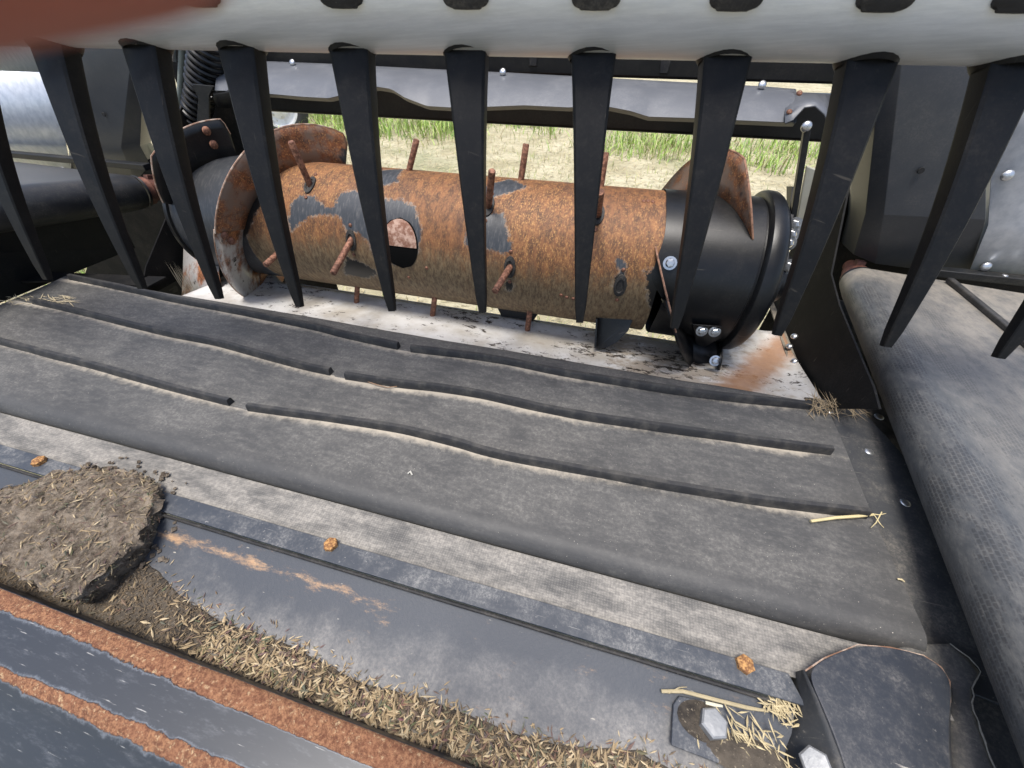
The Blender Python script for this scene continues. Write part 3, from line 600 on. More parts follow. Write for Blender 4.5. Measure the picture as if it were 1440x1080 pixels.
def straw(name, label, pts, r, col, twig=None):
    mb = MB(); mb.tube(pts, [r*.9]+[r]*(len(pts)-2)+[r*.6], 7)
    k = N('straw_'+name); m = k.done(k.mix(k.noise(90, 4, .6), col, tuple(c*.6 for c in col)), .6)
    if twig:
        for q in twig: mb.tube(q, [.0008, .0008, .0004][:len(q)], 5)
    build(name, mb, m, label=label, cat='straw')
def make_straws():
    g = lambda x, y, z: Z(x, y, z)
    straw('straw_stalk', 'yellow broken straw stalk lying by the right end of the front slat', [g(1140, 733, .004), (g(1175, 728, .006)), g(1205, 726, .006), g(1228, 724, .005)], .0026, (.62, .52, .28), [[g(1222, 722, .006), g(1236, 724, .008), g(1246, 722, .004)], [g(1228, 722, .006), g(1238, 737, .006), g(1243, 742, .003)], [g(1240, 720, .008), g(1232, 735, .006), g(1225, 742, .003)]])
    z = plate_z(.14)+.006
    straw('straw_stalk', 'long dry straw stalk lying across the adjuster plate', [g(930, 972, z), g(960, 972, z+.002), g(1010, 985, z+.004), g(1050, 995, z+.003), g(1080, 1000, z)], .0024, (.42, .35, .21), [[g(940, 975, z+.002), g(955, 967, z+.004), g(966, 966, z)]])
    straw('straw_chip', 'short pale straw chip beside the zinc bolt on the adjuster plate', [g(992, 988, z+.004), g(1004, 991, z+.004), g(1016, 993, z+.004)], .0022, (.62, .58, .44))
    straw('straw_chip', 'tiny pale leaf chip on the belt below the yellow straw stalk', [g(1262, 814, .003), g(1268, 815, .004), g(1272, 818, .002)], .0014, (.6, .5, .3))
    straw('seed_pod', 'small pale bit of chaff on the bare belt in front of the slat gap', [g(574, 666, .002), g(577, 663, .005), g(580, 668, .002)], .0022, (.5, .48, .42))
    straw('straw_twig', 'thin curled stem lying at the slat just right of the middle slat gap', [g(512, 535, .003), g(530, 541, .005), g(545, 545, .004), g(560, 543, .003), g(548, 538, .004)], .0011, (.35, .22, .13))
    rnd = random.Random(2); mb = MB(); cols = []
    for i in range(95):                                                        # dry weeds caught at the rear right corner of the belt
        p = Z(rnd.uniform(1135, 1205), rnd.uniform(562, 585), .0); az = rnd.gauss(2.4, 1.0); spindle(mb, cols, p+Vector((0, 0, rnd.uniform(0, .02))), Vector((cos(az), sin(az), rnd.uniform(-.1, .5))), rnd.uniform(.02, .07), .0011, (.30, .23, .14))
    for i in range(60):
        p = Z(rnd.uniform(0, 105), rnd.uniform(416, 428), .002); az = rnd.gauss(0, .4); spindle(mb, cols, p, Vector((cos(az), sin(az), 0)), rnd.uniform(.02, .06), .0013, (.5, .42, .27))
    for i in range(14):
        p = Y(258, 395, .80)+Vector((rnd.gauss(0, .012), rnd.gauss(0, .01), 0)); spindle(mb, cols, p, Vector((rnd.gauss(.05, .1), 0, 1)), rnd.uniform(.06, .14), .0011, (.48, .42, .30))
    mb.attr['tint'] = cols; build('caught_weeds', mb, M['husk'], smooth=False, kind='stuff', label='dry weed stems caught at the corners of the feed belt', cat='straw')
make_straws()

# ------------------------------------------------------------------ transition pan under the auger
def make_pan():
    t = thing('transition_pan', 'worn bright steel pan with flaking paint under the rusty auger', 'pan', (-.4, .8, -.12))
    rows = []; dirt = []; rust = []
    for j in range(17):
        f = j/16; rows.append([])
        for i in range(121):
            x = -1.24+i*(1.24+.505)/120; y = .705+(.928-.705)*f; zz = -.018-.034*min(1, f*1.4)
            if x > .25: y += f*.12*min(1, (x-.25)/.15)
            if x < -1.05: y += f*.10*min(1, (-1.05-x)/.15)
            up = max(0, (x-.46)/.045); zz += .012*up*up
            rows[-1].append(Vector((x, y, zz)))
            dq = abs((y-.72)*.55-(x-.285)*.83+.03)/sqrt(.55**2+.83**2); rust.append(exp(-(dq/.045)**2)*1.25 if x > .25 else (-.4 if x > -1.2 else .25))
            dirt.append(exp(-((x-.20)/.20)**2)*1.25+exp(-((x+.25)/.12)**2)*.15-.25*(x < -.6)+.3*exp(-f*8))
    mb = MB(); mb.grid(rows); mb.attr['dirt'] = dirt; mb.attr['rust'] = rust; build('pan_sheet', mb, M['pan'], t, solid=.003)
    mb = MB(); mb.grid([[Y(258, 346, .93), Y(282, 342, .93), Y(306, 348, .93)], [Y(257, 385, .86), Y(282, 384, .85), Y(308, 386, .85)], [Y(255, 424, .80), Y(284, 428, .79), Y(315, 428, .79)]]); build('side_fan', mb, M['wornflight'], t, solid=.002)
    mb = MB(); mb.beam((-1.0, .934, -.060), (.25, .934, -.060), .012, .012); build('rear_lip', mb, M['sheet'], t)
    for px in ((1110, 487), (1117, 508), (1125, 528), (1117, 473), (1133, 556)): put('bolt', B_DOME, t, X(*px, .497)+Vector((0, 0, .0)), (-.5, -.3, 1), 0, 1.0)
make_pan()

# ------------------------------------------------------------------ feed auger
def poly_sd(p, poly):
    d = 1e9; ins = False; n = len(poly)
    for i in range(n):
        ax, ay = poly[i]; bx, by = poly[(i+1) % n]; ex, ey = bx-ax, by-ay; L = ex*ex+ey*ey+1e-12
        t = max(0, min(1, ((p[0]-ax)*ex+(p[1]-ay)*ey)/L)); dx, dy = p[0]-ax-ex*t, p[1]-ay-ey*t; d = min(d, dx*dx+dy*dy)
        if (ay > p[1]) != (by > p[1]) and p[0] < (bx-ax)*(p[1]-ay)/(by-ay)+ax: ins = not ins
    return sqrt(d)*(1 if ins else -1)
PATCH = [[(406, 312), (409, 289), (421, 275), (441, 276), (458, 291), (470, 291), (478, 272), (495, 268), (538, 281), (564, 281), (582, 292), (593, 324), (590, 352), (560, 370), (533, 372), (518, 338), (504, 327), (490, 329), (481, 309), (470, 302), (450, 301), (432, 306), (409, 326)],
         [(515, 241), (536, 240), (567, 238), (559, 255), (539, 261), (515, 262)], [(680, 265), (685, 262), (717, 252), (743, 263), (727, 268), (693, 278), (675, 285)],
         [(660, 300), (683, 300), (707, 300), (713, 322), (720, 353), (710, 358), (687, 350), (655, 345)], [(868, 362), (875, 362), (880, 373), (875, 384), (866, 374)], [(655, 286), (668, 282), (684, 286), (672, 294)]]
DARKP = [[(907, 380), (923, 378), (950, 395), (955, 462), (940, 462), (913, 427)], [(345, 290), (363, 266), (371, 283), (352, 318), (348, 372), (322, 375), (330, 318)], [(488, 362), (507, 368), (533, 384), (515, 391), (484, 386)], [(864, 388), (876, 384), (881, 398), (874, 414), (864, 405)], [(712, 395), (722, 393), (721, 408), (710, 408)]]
def make_auger():
    t = thing('feed_auger', 'rusty feed auger drum with retracting fingers and black right end', 'auger', (-.44, AY, AZ-AR))
    tox = lambda P: [(a, b*AR) for a, b in (xth(*q) for q in P)]
    pa = [tox(P) for P in PATCH]; da = [tox(P) for P in DARKP]
    x0, x1 = -1.245, .115; nx, nt_ = 520, 150
    mb = MB(); rows = []; pv = []; dv = []; lv = []
    bb = [(min(q[0] for q in P)-.05, max(q[0] for q in P)+.05) for P in pa+da]
    for i in range(nx+1):
        x = x0+(x1-x0)*i/nx; r = []
        act = [(P, k >= len(pa)) for k, P in enumerate(pa+da) if bb[k][0] < x < bb[k][1]]
        for j in range(nt_):
            a = -pi+2*pi*j/nt_; r.append(onaug(x, a, AR))
            best, dk = -.05, 0.0
            if -1.2 < a < 1.9:
                for P, isd in act:
                    s = poly_sd((x, a*AR), P)
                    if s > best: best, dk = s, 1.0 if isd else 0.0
            if x < -.985: 
                s = min(.03, (-.985-x))
                if s > best: best, dk = s, .35
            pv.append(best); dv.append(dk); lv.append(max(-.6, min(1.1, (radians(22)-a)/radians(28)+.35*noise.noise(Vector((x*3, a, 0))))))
        rows.append(r)
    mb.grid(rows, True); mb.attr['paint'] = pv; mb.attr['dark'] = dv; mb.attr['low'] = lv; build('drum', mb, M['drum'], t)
    # right end sleeve and flange
    rows = []
    for i in range(25):
        f = i/24; r = []
        for j in range(96):
            a = -pi+2*pi*j/96; xa = .098+.012*noise.noise(Vector((cos(a)*2, sin(a)*2, 1)))+(.035 if a < .25 else 0)*min(1, max(0, (.25-a)*4)); r.append(onaug(xa+(.302-xa)*f, a, AR+.0035))
        rows.append(r)
    rows += [[onaug(x, -pi+2*pi*j/96, r) for j in range(96)] for x, r in ((.3035, AR+.001), (.307, AR+.001), (.3085, AR+.012), (.312, AR+.0165), (.320, AR+.018), (.333, AR+.017), (.342, AR+.011), (.3425, AR+.007), (.350, AR+.001), (.355, AR-.014), (.355, .02))]
    mb = MB(); mb.grid(rows, True); build('end_sleeve', mb, M['black'], t)
    mb = MB(); mb.lathe([(-.02, .001), (-.02, .172), (-.012, .178), (.0, .178), (.0, .16)], (-1.232, AY, AZ), (1, 0, 0), 64); build('end_disc', mb, M['black'], t)
    # flighting: helical sheets
    def flight(xf, a0, a1, hf, mat, name='flight', n=60, thick=.0035, edge=None, xo=None):
        rows = [[], [], [], []]
        for i in range(n+1):
            f = i/n; a = a0+(a1-a0)*f; x = xf(a); h = hf(f)
            for k, g in enumerate((-.004, .35*h, .75*h, h)): rows[k].append(onaug(x+((xo(a)-x)*max(0, g)/.085 if xo else 0), a, AR+g))
        mb = MB(); mb.grid(rows); o = build(name, mb, mat, t, solid=thick, solid_off=0)
        if edge: mb = MB(); mb.tube(rows[3], .0021, 6); build('worn_edge', mb, M[edge], o)
        return o
    rd = radians
    LX = lambda a: -1.007+.00160*math.degrees(a)
    f1 = flight(LX, rd(14), rd(126), lambda f: .088*min(1, (1-f)*10+.75), M['rustplate'], edge='edge')
    f2 = flight(lambda a: LX(a)-.004, rd(-62), rd(16), lambda f: .088, M['wornflight'], n=40, thick=.005, edge='edge')
    f3 = flight(LX, rd(-190), rd(-60), lambda f: .086, M['rustplate'])
    f4 = flight(lambda a: LX(a)-.288+.03, rd(28), rd(99), lambda f: .088*min(1, (1-f)*14+.6, .25+f*2.2), M['black'], n=50, edge='edge')
    for a in (7, 12): put('rivet', B_RIV, f2, onaug(LX(rd(a))+.008-.004, rd(a), AR+.045+.02*(a > 8)), (1, -.1, 0), 0, 1)
    for a, rr in ((85, .035), (85, .068)): put('rivet', B_RIV, f4, onaug(LX(rd(a))-.258+.006, rd(a), AR+rr), (1, -.1, 0), 0, 1.1)
    RX = lambda a: .141-.00133*math.degrees(a); RO = lambda a: .153-.0022*math.degrees(a)
    f5 = flight(RX, rd(-6), rd(37), lambda f: .086*min(1, (1-f)*1.3), M['black'], n=30, edge='edge2', xo=RO)
    po = [(938, 424, .236), (944, 450, .245), (952, 480, .25), (962, 503, .25), (974, 520, .25), (988, 531, .25), (1000, 532, .25), (1010, 524, .25), (1014, 508, .235)]
    pi_ = [(931, 420), (942, 440), (950, 455), (962, 464), (974, 469), (986, 473), (998, 476), (1008, 478), (1016, 480)]
    mb = MB(); rw = [[], [], []]
    for (xo, yo, ro), q in zip(po, pi_):
        a, b = cyl(*q, AR-.002), cyl(xo, yo, ro)
        for k, f in enumerate((0, .5, 1)): rw[k].append(a.lerp(b, f))
    mb.grid(rw); f5b = build('flight_plate', mb, M['black'], t, solid=.005, solid_off=0)
    f6 = flight(lambda a: .277-.0016*(math.degrees(a)-50), rd(49), rd(175), lambda f: .09*min(1, f*3.6+.04), M['rustplate'], edge='edge2')
    # bolted wing plates under the drum
    pts = [cyl(x, y, .2) for x, y in ((948, 455), (985, 462), (1012, 470), (1010, 500))]
    for px in ((1005, 505), (1001, 523)):
        put('bolt', B_Z, f5b, cyl(*px, .225)+Vector((.0, -.006, 0)), (.1, -.9, .5), .2, 1.0)
    br = MB(); q = [cyl(x, y, AR+.012) for x, y in ((972, 455), (1014, 458), (1012, 474), (980, 492))]; br.slab(q, (.002, -.005, .001)); b_ = build('flight_bracket', br, M['black'], t, bevel=.001)
    for px in ((986, 464), (1004, 465)): put('bolt', B_Z, b_, cyl(*px, AR+.014)+Vector((0, -.006, .002)), (.1, -1, .25), .3, 1.0)
    put('bolt', B_Z, t, cyl(942, 370, AR+.004), (0, -cos(rd(25)), sin(rd(25))), .2, 1.1)
    def paddle(a_px, hw):
        mb = MB(); mb.slab(a_px, (.004, -.003, .001)); return build('paddle', mb, M['black'], t, bevel=.0012)
    P = [onaug(-.005, rd(-32), AR-.006), onaug(.080, rd(-27), AR-.006), onaug(.074, rd(-33), AR+.022), onaug(.052, rd(-38), AR+.05), onaug(.028, rd(-42), AR+.066), onaug(.006, rd(-44), AR+.07)]
    pd = paddle(P, 0)
    mb = MB(); mb.beam(P[0].lerp(P[5], .08), P[0].lerp(P[5], .95), .03, .004, up=(1, 0, 0)); build('paddle_rib', mb, M['black'], pd)
    for px in ((849, 460), (864, 463)): put('bolt', B_Z, pd, cyl(*px, AR+.012)+Vector((0, -.006, 0)), (.2, -1, .0), .3, .9)
    P = [onaug(-.30, rd(-68), AR-.006), onaug(-.17, rd(-68), AR-.006), onaug(-.19, rd(-70), AR+.03), onaug(-.28, rd(-70), AR+.03)]; paddle(P, 0)
    # retracting fingers with guides
    def finger(base, tip, a=None):
        d = (tip-base).normalized(); mb = MB(); b0 = base-d*.03
        mb.tube([b0, base, base.lerp(tip, .5), tip-d*.002, tip], [.0078, .0078, .0078, .0078, .0062], 12); build('finger', mb, M['rod'], t)
    def guide(base):
        n = Vector((0, base.y-AY, base.z-AZ)).normalized(); u = Vector((1, 0, 0)); v = n.cross(u); c = onaug(base.x, atan2(base.z-AZ, AY-base.y), AR)
        mb = MB(); ring = lambda k, h: [c+n*(h-.5*((k*.027*sin(2*pi*i/20))**2)/AR)+u*k*.0145*cos(2*pi*i/20)+v*k*.027*sin(2*pi*i/20) for i in range(20)]
        mb.grid([ring(1.0, -.001), ring(.96, .0035), ring(.62, .004), ring(.55, .001), ring(.1, .0005)], True); g = build('finger_guide', mb, M['rubber'], t)
        for s in (-1, 1): put('bolt', B_SMALLR, g, c+v*s*.036-n*(.5*.036**2/AR)+n*.0005, n)
    front = [((436, 260), (409, 199)), ((494, 338), (468, 385)), ((396, 352), (373, 373)), ((717, 376), (696, 410)), ((687, 290), (692, 240)), ((841, 302), (850, 214))]
    for b, tp in front:
        p = cyl(*b); tipp = X(*tp, p.x+.006) if abs(tp[0]-720) > 60 else Y(*tp, p.y-.11 if tp[1] > b[1] else p.y-.05)
        dd = tipp-p
        if dd.length > .24 or dd.length < .05: tipp = p+dd.normalized()*.13
        finger(p, tipp); guide(p)
    for (x, tp) in ((-.545, (586, 196)), (-.255, (740, 202)), (-.045, (852, 214))):
        tipp = Y(*tp, 1.03); bs = onaug(x, rd(97), AR); bs.x = Y(tp[0]-8, 250, 1.02).x if x < -.5 else Y(tp[0]-7, 262, 1.02).x; finger(bs, tipp)
    for tp, bx in (((501, 431), (501, 398)), ((608, 446), (611, 412)), ((741, 469), (745, 432))):
        p2 = cyl(*bx, AR-.003); tipp = Y(*tp, p2.y+.02)
        finger(p2+Vector((0, .02, .02)), tipp)
    for px in ((872, 402),): guide(cyl(*px))
    # small bolt rows
    for px in ((600, 377), (575, 390), (797, 418), (911, 283), (905, 283), (918, 284), (536, 238), (789, 415), (806, 420), (416, 395)): put('bolt', B_SMALLR, t, cyl(*px), (0, cyl(*px).y-AY, cyl(*px).z-AZ))
    for px in ((307, 208), (278, 198)): put('bolt', B_SMALLR, t, cyl(*px, AR+.001), (0, -.4, .9))
    # hand hole and half cover
    cx, ca = xth(562, 343); rx, ra = .050, .062/AR
    def cap(a_lo, a_hi, h, name, mat, sc=1.0):
        rows = []
        for i in range(15):
            s = a_lo+(a_hi-a_lo)*i/14; wd = rx*sc*sqrt(max(0.0, 1-s*s)); rows.append([onaug(cx+wd*g, ca+ra*sc*s, AR+h) for g in (-1, -.6, -.2, .2, .6, 1)])
        mb = MB(); mb.grid(rows); return build(name, mb, mat, t)
    k = N('dark_opening'); cap(-1, 1, .0012, 'hand_hole', k.done((.004, .004, .004), .8, spec=.05))
    k = N('pink_rust_plate'); c = k.mix(k.ramp(k.noise(60, 6, .7), .4, .62), (.20, .09, .055), (.46, .31, .24)); mm = k.done(c, .55, .2, k.bump(k.noise(200, 5), .3, .001))
    o = cap(-.10, .99, .0028, 'hole_cover', mm, .94)
make_auger()

# ------------------------------------------------------------------ walls round the auger opening
def make_walls():
    w = .512
    t = thing('end_wall', 'black steel end wall with zinc bolts right of the auger', 'panel', (w, .95, -.1))
    P = [X(x, y, w) for x, y in ((1142, 574), (1133, 556), (1108, 478))]+[Vector((w, 1.27, -.06)), Vector((w, 1.27, .44))]+[X(x, y, w) for x, y in ((1168, 385), (1180, 430), (1213, 510), (1228, 545), (1236, 575))]
    mb = MB(); mb.slab(P, (.004, 0, 0)); s = build('wall_sheet', mb, M['matte'], t)
    for px in ((1131, 402),): put('bolt', B_DOME, t, X(*px, w-.001), (-1, 0, 0), 0, 1.0)
    # black frame under the belts
    mb = MB(); mb.slab([(.47, .30, -.040), (.83, .24, -.040), (.95, 1.27, -.040), (.50, 1.27, -.040)], (0, 0, -.004)); k = N('dirty_floor'); c = k.mix(k.ramp(k.noise(9, 7, .65), .38, .68), (.030, .028, .025), (.26, .225, .175)); m = k.done(c, .8, .0)
    t = thing('floor_pan', 'dirty steel floor pan in the gap between feed belt and right roller', 'pan', (.65, .7, -.05)); build('pan_sheet', mb, m, t)
    mb = MB(); mb.slab([(.505, -.25, -.075), (.95, -.25, -.075), (.85, .27, -.055), (.46, .33, -.055)], (0, 0, -.004)); build('front_sheet', mb, M['seal'], t)
    for px in ((1205, 572), (1185, 587), (1236, 586)): put('bolt', B_FLAT, t, Z(*px, -.0395), (0, 0, 1), 0, 1.4)
    # left wall
    t = thing('end_wall', 'black steel end wall left of the auger flighting', 'panel', (-1.40, .95, -.1))
    w = -1.42; mb = MB(); mb.slab([(w, .72, -.06), (w, 1.27, -.06), (w, 1.27, .44), (w, 1.12, .34), (w, 1.0, .16), (w, .80, .02)], (-.004, 0, 0)); build('wall_sheet', mb, M['matte'], t, bevel=.001)
    # rear sheets beside the opening
    t = thing('rear_sheet', 'black rear sheet of the header left of the auger opening', 'panel', (-1.6, 1.28, -.4))
    mb = MB(); mb.slab([(-2.95, 1.29, -.55), (-1.16, 1.29, -.55), (-1.16, 1.29, -.02), (-1.22, 1.29, .30), (-1.22, 1.29, .62), (-1.47, 1.29, .62), (-1.55, 1.29, .30), (-2.05, 1.29, .10), (-2.45, 1.29, .06), (-2.62, 1.29, -.30)], (0, .005, 0)); build('sheet', mb, M['matte'], t)
    t = thing('rear_sheet', 'black rear sheet of the header between end wall and right shield', 'panel', (.7, 1.28, -.4))
    mb = MB(); mb.slab([(.62, 1.45, -.55), (1.7, 1.45, -.55), (1.7, 1.45, .10), (.68, 1.45, .30), (.62, 1.45, .12)], (0, .005, 0)); build('sheet', mb, M['matte'], t)
    # frame tubes under the header that close the view below the decks
    t = thing('header_frame', 'black tube frame under the feed belt', 'frame', (-.5, .5, -.7))
    mb = MB(); mb.beam((-2.6, .12, -.16), (1.2, .12, -.16), .10, .10); build('front_tube', mb, M['black'], t)
    mb = MB(); mb.beam((-1.75, .69, -.10), (.7, .69, -.10), .06, .09); build('cross_tube', mb, M['black'], t)
    for xx in (-1.70, .80):
        mb = MB(); mb.beam((xx, .1, -.20), (xx, 1.3, -.20), .07, .10); build('side_tube', mb, M['black'], t)
        mb = MB(); mb.beam((xx, 1.25, -.20), (xx, 1.25, GZ), .07, .07); build('stand_leg', mb, M['black'], t)
        mb = MB(); mb.beam((xx, .2, -.20), (xx, .2, GZ), .07, .07); build('stand_leg', mb, M['black'], t)
    # deck rear left edge strip
    t = thing('deck_edge', 'narrow dark steel strip along the rear left edge of the feed belt', 'strip', (-1.6, .7, -.02))
    mb = MB(); mb.slab([(-1.95, .60, -.012), (-1.60, .715, -.012), (-1.36, .735, -.012), (-1.36, .80, -.012), (-1.90, .70, -.012)], (0, 0, .006)); s = build('strip', mb, M['matte'], t)
    for px in ((127, 405),): put('bolt', B_FLAT, s, Z(*px, -.006))
make_walls()

# ------------------------------------------------------------------ side drapers
def make_side_draper(sgn, label, A, B, r, inward, slats, name='side_draper', mat='sidebelt'):
    # A rear, B front end of the roller axis; belt runs outward over the top
    A, B = Vector(A), Vector(B); ax = (B-A); L = ax.length; ax.normalize(); out = Vector((sgn, 0, 0)); out = (out-ax*out.dot(ax)).normalized(); upv = out.cross(ax) if sgn < 0 else ax.cross(out)
    if upv.z < 0: upv = -upv
    t = thing(name, label, 'conveyor belt', (A.x+sgn*.3, (A.y+B.y)/2, min(A.z, B.z)-.15))
    prof = []; fab = []
    for k in range(-2, 21):
        a = radians(270-9*k) if True else 0        # from underneath, round the inner side, to the top
        prof.append((-cos(radians(-90+9*k))*r, sin(radians(-90+9*k))*r)); fab.append(1.0)
    for k in range(1, 30): prof.append((k*.045, r+.0)); fab.append(.15 if k > 2 else .6)
    rows = []; fa = []; al = []; ar = []; arc = [0.0]
    for (a0, b0), (a1, b1) in zip(prof, prof[1:]): arc.append(arc[-1]+sqrt((a1-a0)**2+(b1-b0)**2))
    for i in range(61):
        p = A+ax*(L*i/60); rr = 1+.010*noise.noise(Vector((i*.11, 0, sgn)))
        e = 1.0 if i > 3 else .93+.07*(i/3)
        rows.append([p+out*u*rr*e+upv*v*rr*e for u, v in prof]); fa += [f*min(1, max(0, (i-2)/3)) for f in fab]; al += [L*i/60]*len(prof); ar += arc
    mb = MB(); mb.grid(rows); mb.attr['fabric'] = fa; mb.attr['along'] = al; mb.attr['around'] = ar; build('belt', mb, M[mat], t)
    mb = MB(); mb.lathe([(0, .02), (0, r-.004), (.006, r-.006), (-.0, r-.008)], A-ax*.012, ax, 28); build('roller_end', mb, M['black'], t)
    mb = MB(); q = A-ax*.01; mb.lathe([(0, r*.78), (-.025, r*.80), (-.032, r*.66), (-.062, r*.62), (-.068, r*.45), (-.11, r*.42), (-.11, .001)], q, ax, 24); b = build('bearing', mb, M['redoxide'], t)
    mb = MB(); mb.beam(q-ax*.05+upv*r*.1, q-ax*.05+upv*r*.85-ax*.005, .02, .03, up=ax); build('lug', mb, M['redoxide'], b)
    for (p, q, hgt, wd) in slats:
        mb = MB(); mb.beam(p, q, wd, hgt); build('slat', mb, M['slat'], t, bevel=.003)
    return t
# axis fitted to the silhouette of the roller in the photograph
ra, rb = Vector((.716, 1.25, .033)), Vector((.546, .225, .075))
zt = lambda y: .033+(1.25-y)/1.025*.042+.045
def top_pt(px):
    p = Z(*px, .1)
    for _ in range(6): p = Z(*px, zt(p.y)+.006)
    return p
RR = .045
dR = make_side_draper(1, 'thick ribbed rubber roller end of the right side belt with rusty bearing', ra, rb+(rb-ra).normalized()*.22, RR, -1, [(top_pt((1335, 393)), top_pt((1455, 492)), .012, .016)])
la, lb = Vector((-1.66, 1.06, .145)), Vector((-1.70, .45, .245))
dL = make_side_draper(-1, 'black side belt running over the left roller with red bearing', la, lb, .056, 1, [(X(82, 254, -1.9), X(-30, 274, -1.9), .012, .014)], mat='blackbelt')
def draper_frames():
    for nm, lab, pts in (('draper_frame', 'black rail closing the rear of the right side belt', [(.82, 1.245, .09), (1.9, 1.245, .09)]), ('draper_frame', 'black rail closing the rear of the left side belt', [(-1.74, 1.20, .185), (-3.0, 1.20, .185)])):
        t = thing(nm, lab, 'rail', (pts[0][0], pts[0][1], pts[0][2]-.05)); mb = MB(); mb.beam(pts[0], pts[1], .03, .02); s = build('rail', mb, M['blackdusty'], t, bevel=.002)
        put('bolt', B_FLAT, s, Vector(pts[0])+Vector((.2 if pts[0][0] > 0 else -.2, -.005, .011)))
    t = thing('under_panel', 'black panel hanging below the left side belt', 'panel', (-1.9, .8, -.2)); mb = MB()
    mb.slab([(-1.72, 1.0, .09), (-1.76, .40, .19), (-1.80, .40, -.04), (-1.76, 1.0, -.045)], (-.01, 0, 0)); build('sheet', mb, M['black'], t)
draper_frames()

# ------------------------------------------------------------------ beam, wavy feed shield, shields, panels
def make_back():
    t = thing('back_beam', 'black steel back beam running across above the auger', 'beam', (-.4, 1.33, .36))
    mb = MB(); mb.box((-.33, 1.37, .60), (1.86, .14, .24)); b = build('upper_beam', mb, M['black'], t, bevel=.006)
    a, c = Y(300, 146, 1.29), Y(1172, 208, 1.29)
    mb = MB(); mb.box(((a.x+c.x)/2+.02, 1.38, .405), (c.x-a.x+.03, .16, .085)); build('lower_beam', mb, M['black'], t, bevel=.008)
    for px in ((750, 83), (935, 93)):
        p = Y(*px, 1.30); mb = MB(); mb.box((p.x, 1.302, p.z), (.022, .012, .030)); build('slot_plate', mb, M['rubber'], b, bevel=.002)
    # shield sheet
    top = [(318, 92), (345, 90), (375, 89), (470, 93), (600, 100), (707, 105), (850, 113), (940, 118), (1072, 125), (1120, 129), (1150, 131)]
    bot = [(300, 127), (330, 128), (345, 131), (381, 132), (425, 136), (462, 138), (483, 133), (505, 124), (531, 122), (550, 125), (569, 137), (600, 149), (650, 152), (687, 150), (737, 148), (800, 151), (830, 149), (856, 150), (887, 156), (912, 164), (975, 166), (1037, 169), (1106, 172)]
    def interp(P, s):
        s = s*(len(P)-1); i = min(int(s), len(P)-2); f = s-i; return P[i][0]+(P[i+1][0]-P[i][0])*f, P[i][1]+(P[i+1][1]-P[i][1])*f
    def at_x(P, x):
        for a, b in zip(P, P[1:]):
            if a[0] <= x <= b[0]: return a[1]+(b[1]-a[1])*(x-a[0])/(b[0]-a[0])
        return P[0][1] if x < P[0][0] else P[-1][1]
    n = 150; rows = [[] for _ in range(7)]
    for i in range(n+1):
        x = 314+(1120-314)*i/n
        pt, pb = Y(x, at_x(top, x), 1.262), Y(x-12+12*i/n, at_x(bot, x-12+12*i/n), 1.14)
        for k in range(7):
            f = k/6; q = pt.lerp(pb, f); q.z += .010*sin(pi*f); rows[k].append(q)
    rows.insert(0, [p+Vector((0, .012, .004)) for p in rows[0]])
    rows.append([p+Vector((0, .012, -.010)) for p in rows[-1]])
    t = thing('feed_shield', 'blue grey sheet shield with wavy lower edge above the auger', 'shield', (-.4, 1.2, .40))
    mb = MB(); mb.grid(rows); build('sheet', mb, M['shield'], t, solid=.003)
    mb = MB()
    R2 = []
    for x, yt, ym, yb in ((1104, 129, 150, 173), (1115, 129, 142, 168), (1131, 130, 134, 150), (1147, 131, 130, 148), (1160, 132, 132, 160), (1169, 133, 136, 178)):
        R2.append([Y(x, yt, 1.255), Y(x, (yt+yb)/2, 1.18), Y(x, yb, 1.115)])
    mb.grid(R2); build('end_flange', mb, M['shield'], t, solid=.003)
    mb = MB(); R2 = []
    for x, yt, yb in ((300, 127, 140), (306, 116, 150), (318, 108, 153), (330, 104, 150), (342, 100, 140)): R2.append([Y(x, yt, 1.22), Y(x, (yt+yb)/2, 1.13), Y(x, yb, 1.13)])
    mb.grid(R2); build('end_flange', mb, M['black'], t, solid=.003)
    for px in ((411, 88), (707, 101), (1072, 119)): put('bolt', B_DOME, t, Y(*px, 1.257), (0, -.8, .6), 0, 1.1)
    for px in ((1108, 160), (1122, 134)): put('rust_spot_bolt', B_SMALLR, t, Y(px[0], px[1], 1.15)+Vector((0, -.004, .004)), (0, -.6, .8), 0, 1.3)
    # rounded black plastic shields
    def shield(label, yb, left, right, yt_z, fold, low_in, hole, rowsdef, cx):
        t = thing('divider_shield', label, 'shield', (cx, yb, .05)); mb = MB(); mb.grid(rowsdef); s = build('shell', mb, M['plastic'], t, solid=.004)
        m = s.modifiers.new('bev', 'BEVEL'); m.width = .04; m.segments = 5; m.limit_method = 'ANGLE'; m.angle_limit = radians(18)
        p = hole; mb = MB(); mb.lathe([(0, .007), (.002, .0065), (.002, .0001)], p, (0, -1, .1), 14); k = N('hole'); build('hole', mb, k.done((.003, .003, .003), .8), s)
        return t
    yb = 1.30
    def col(pts): return [Y(x, y, yy) for x, y, yy in pts]
    top_ = [(1208, 30, 1.52), (1212, 30, 1.42), (1246, 30, 1.28), (1275, 30, 1.26), (1388, 30, 1.26), (1395, 30, 1.45)]
    mid_ = [(1192, 300, 1.45), (1196, 302, 1.36), (1217, 300, 1.27), (1243, 302, 1.25), (1386, 309, 1.25), (1394, 309, 1.40)]
    lo_ = [(1182, 340, 1.46), (1186, 345, 1.38), (1200, 358, 1.31), (1231, 371, 1.30), (1362, 388, 1.30), (1372, 385, 1.42)]
    shield('rounded black moulded shield between the right side belt and the galvanised panel', yb, 0, 0, 0, 0, 0, Y(1295, 240, 1.248), [col(top_), col(mid_), col(lo_)], .8)
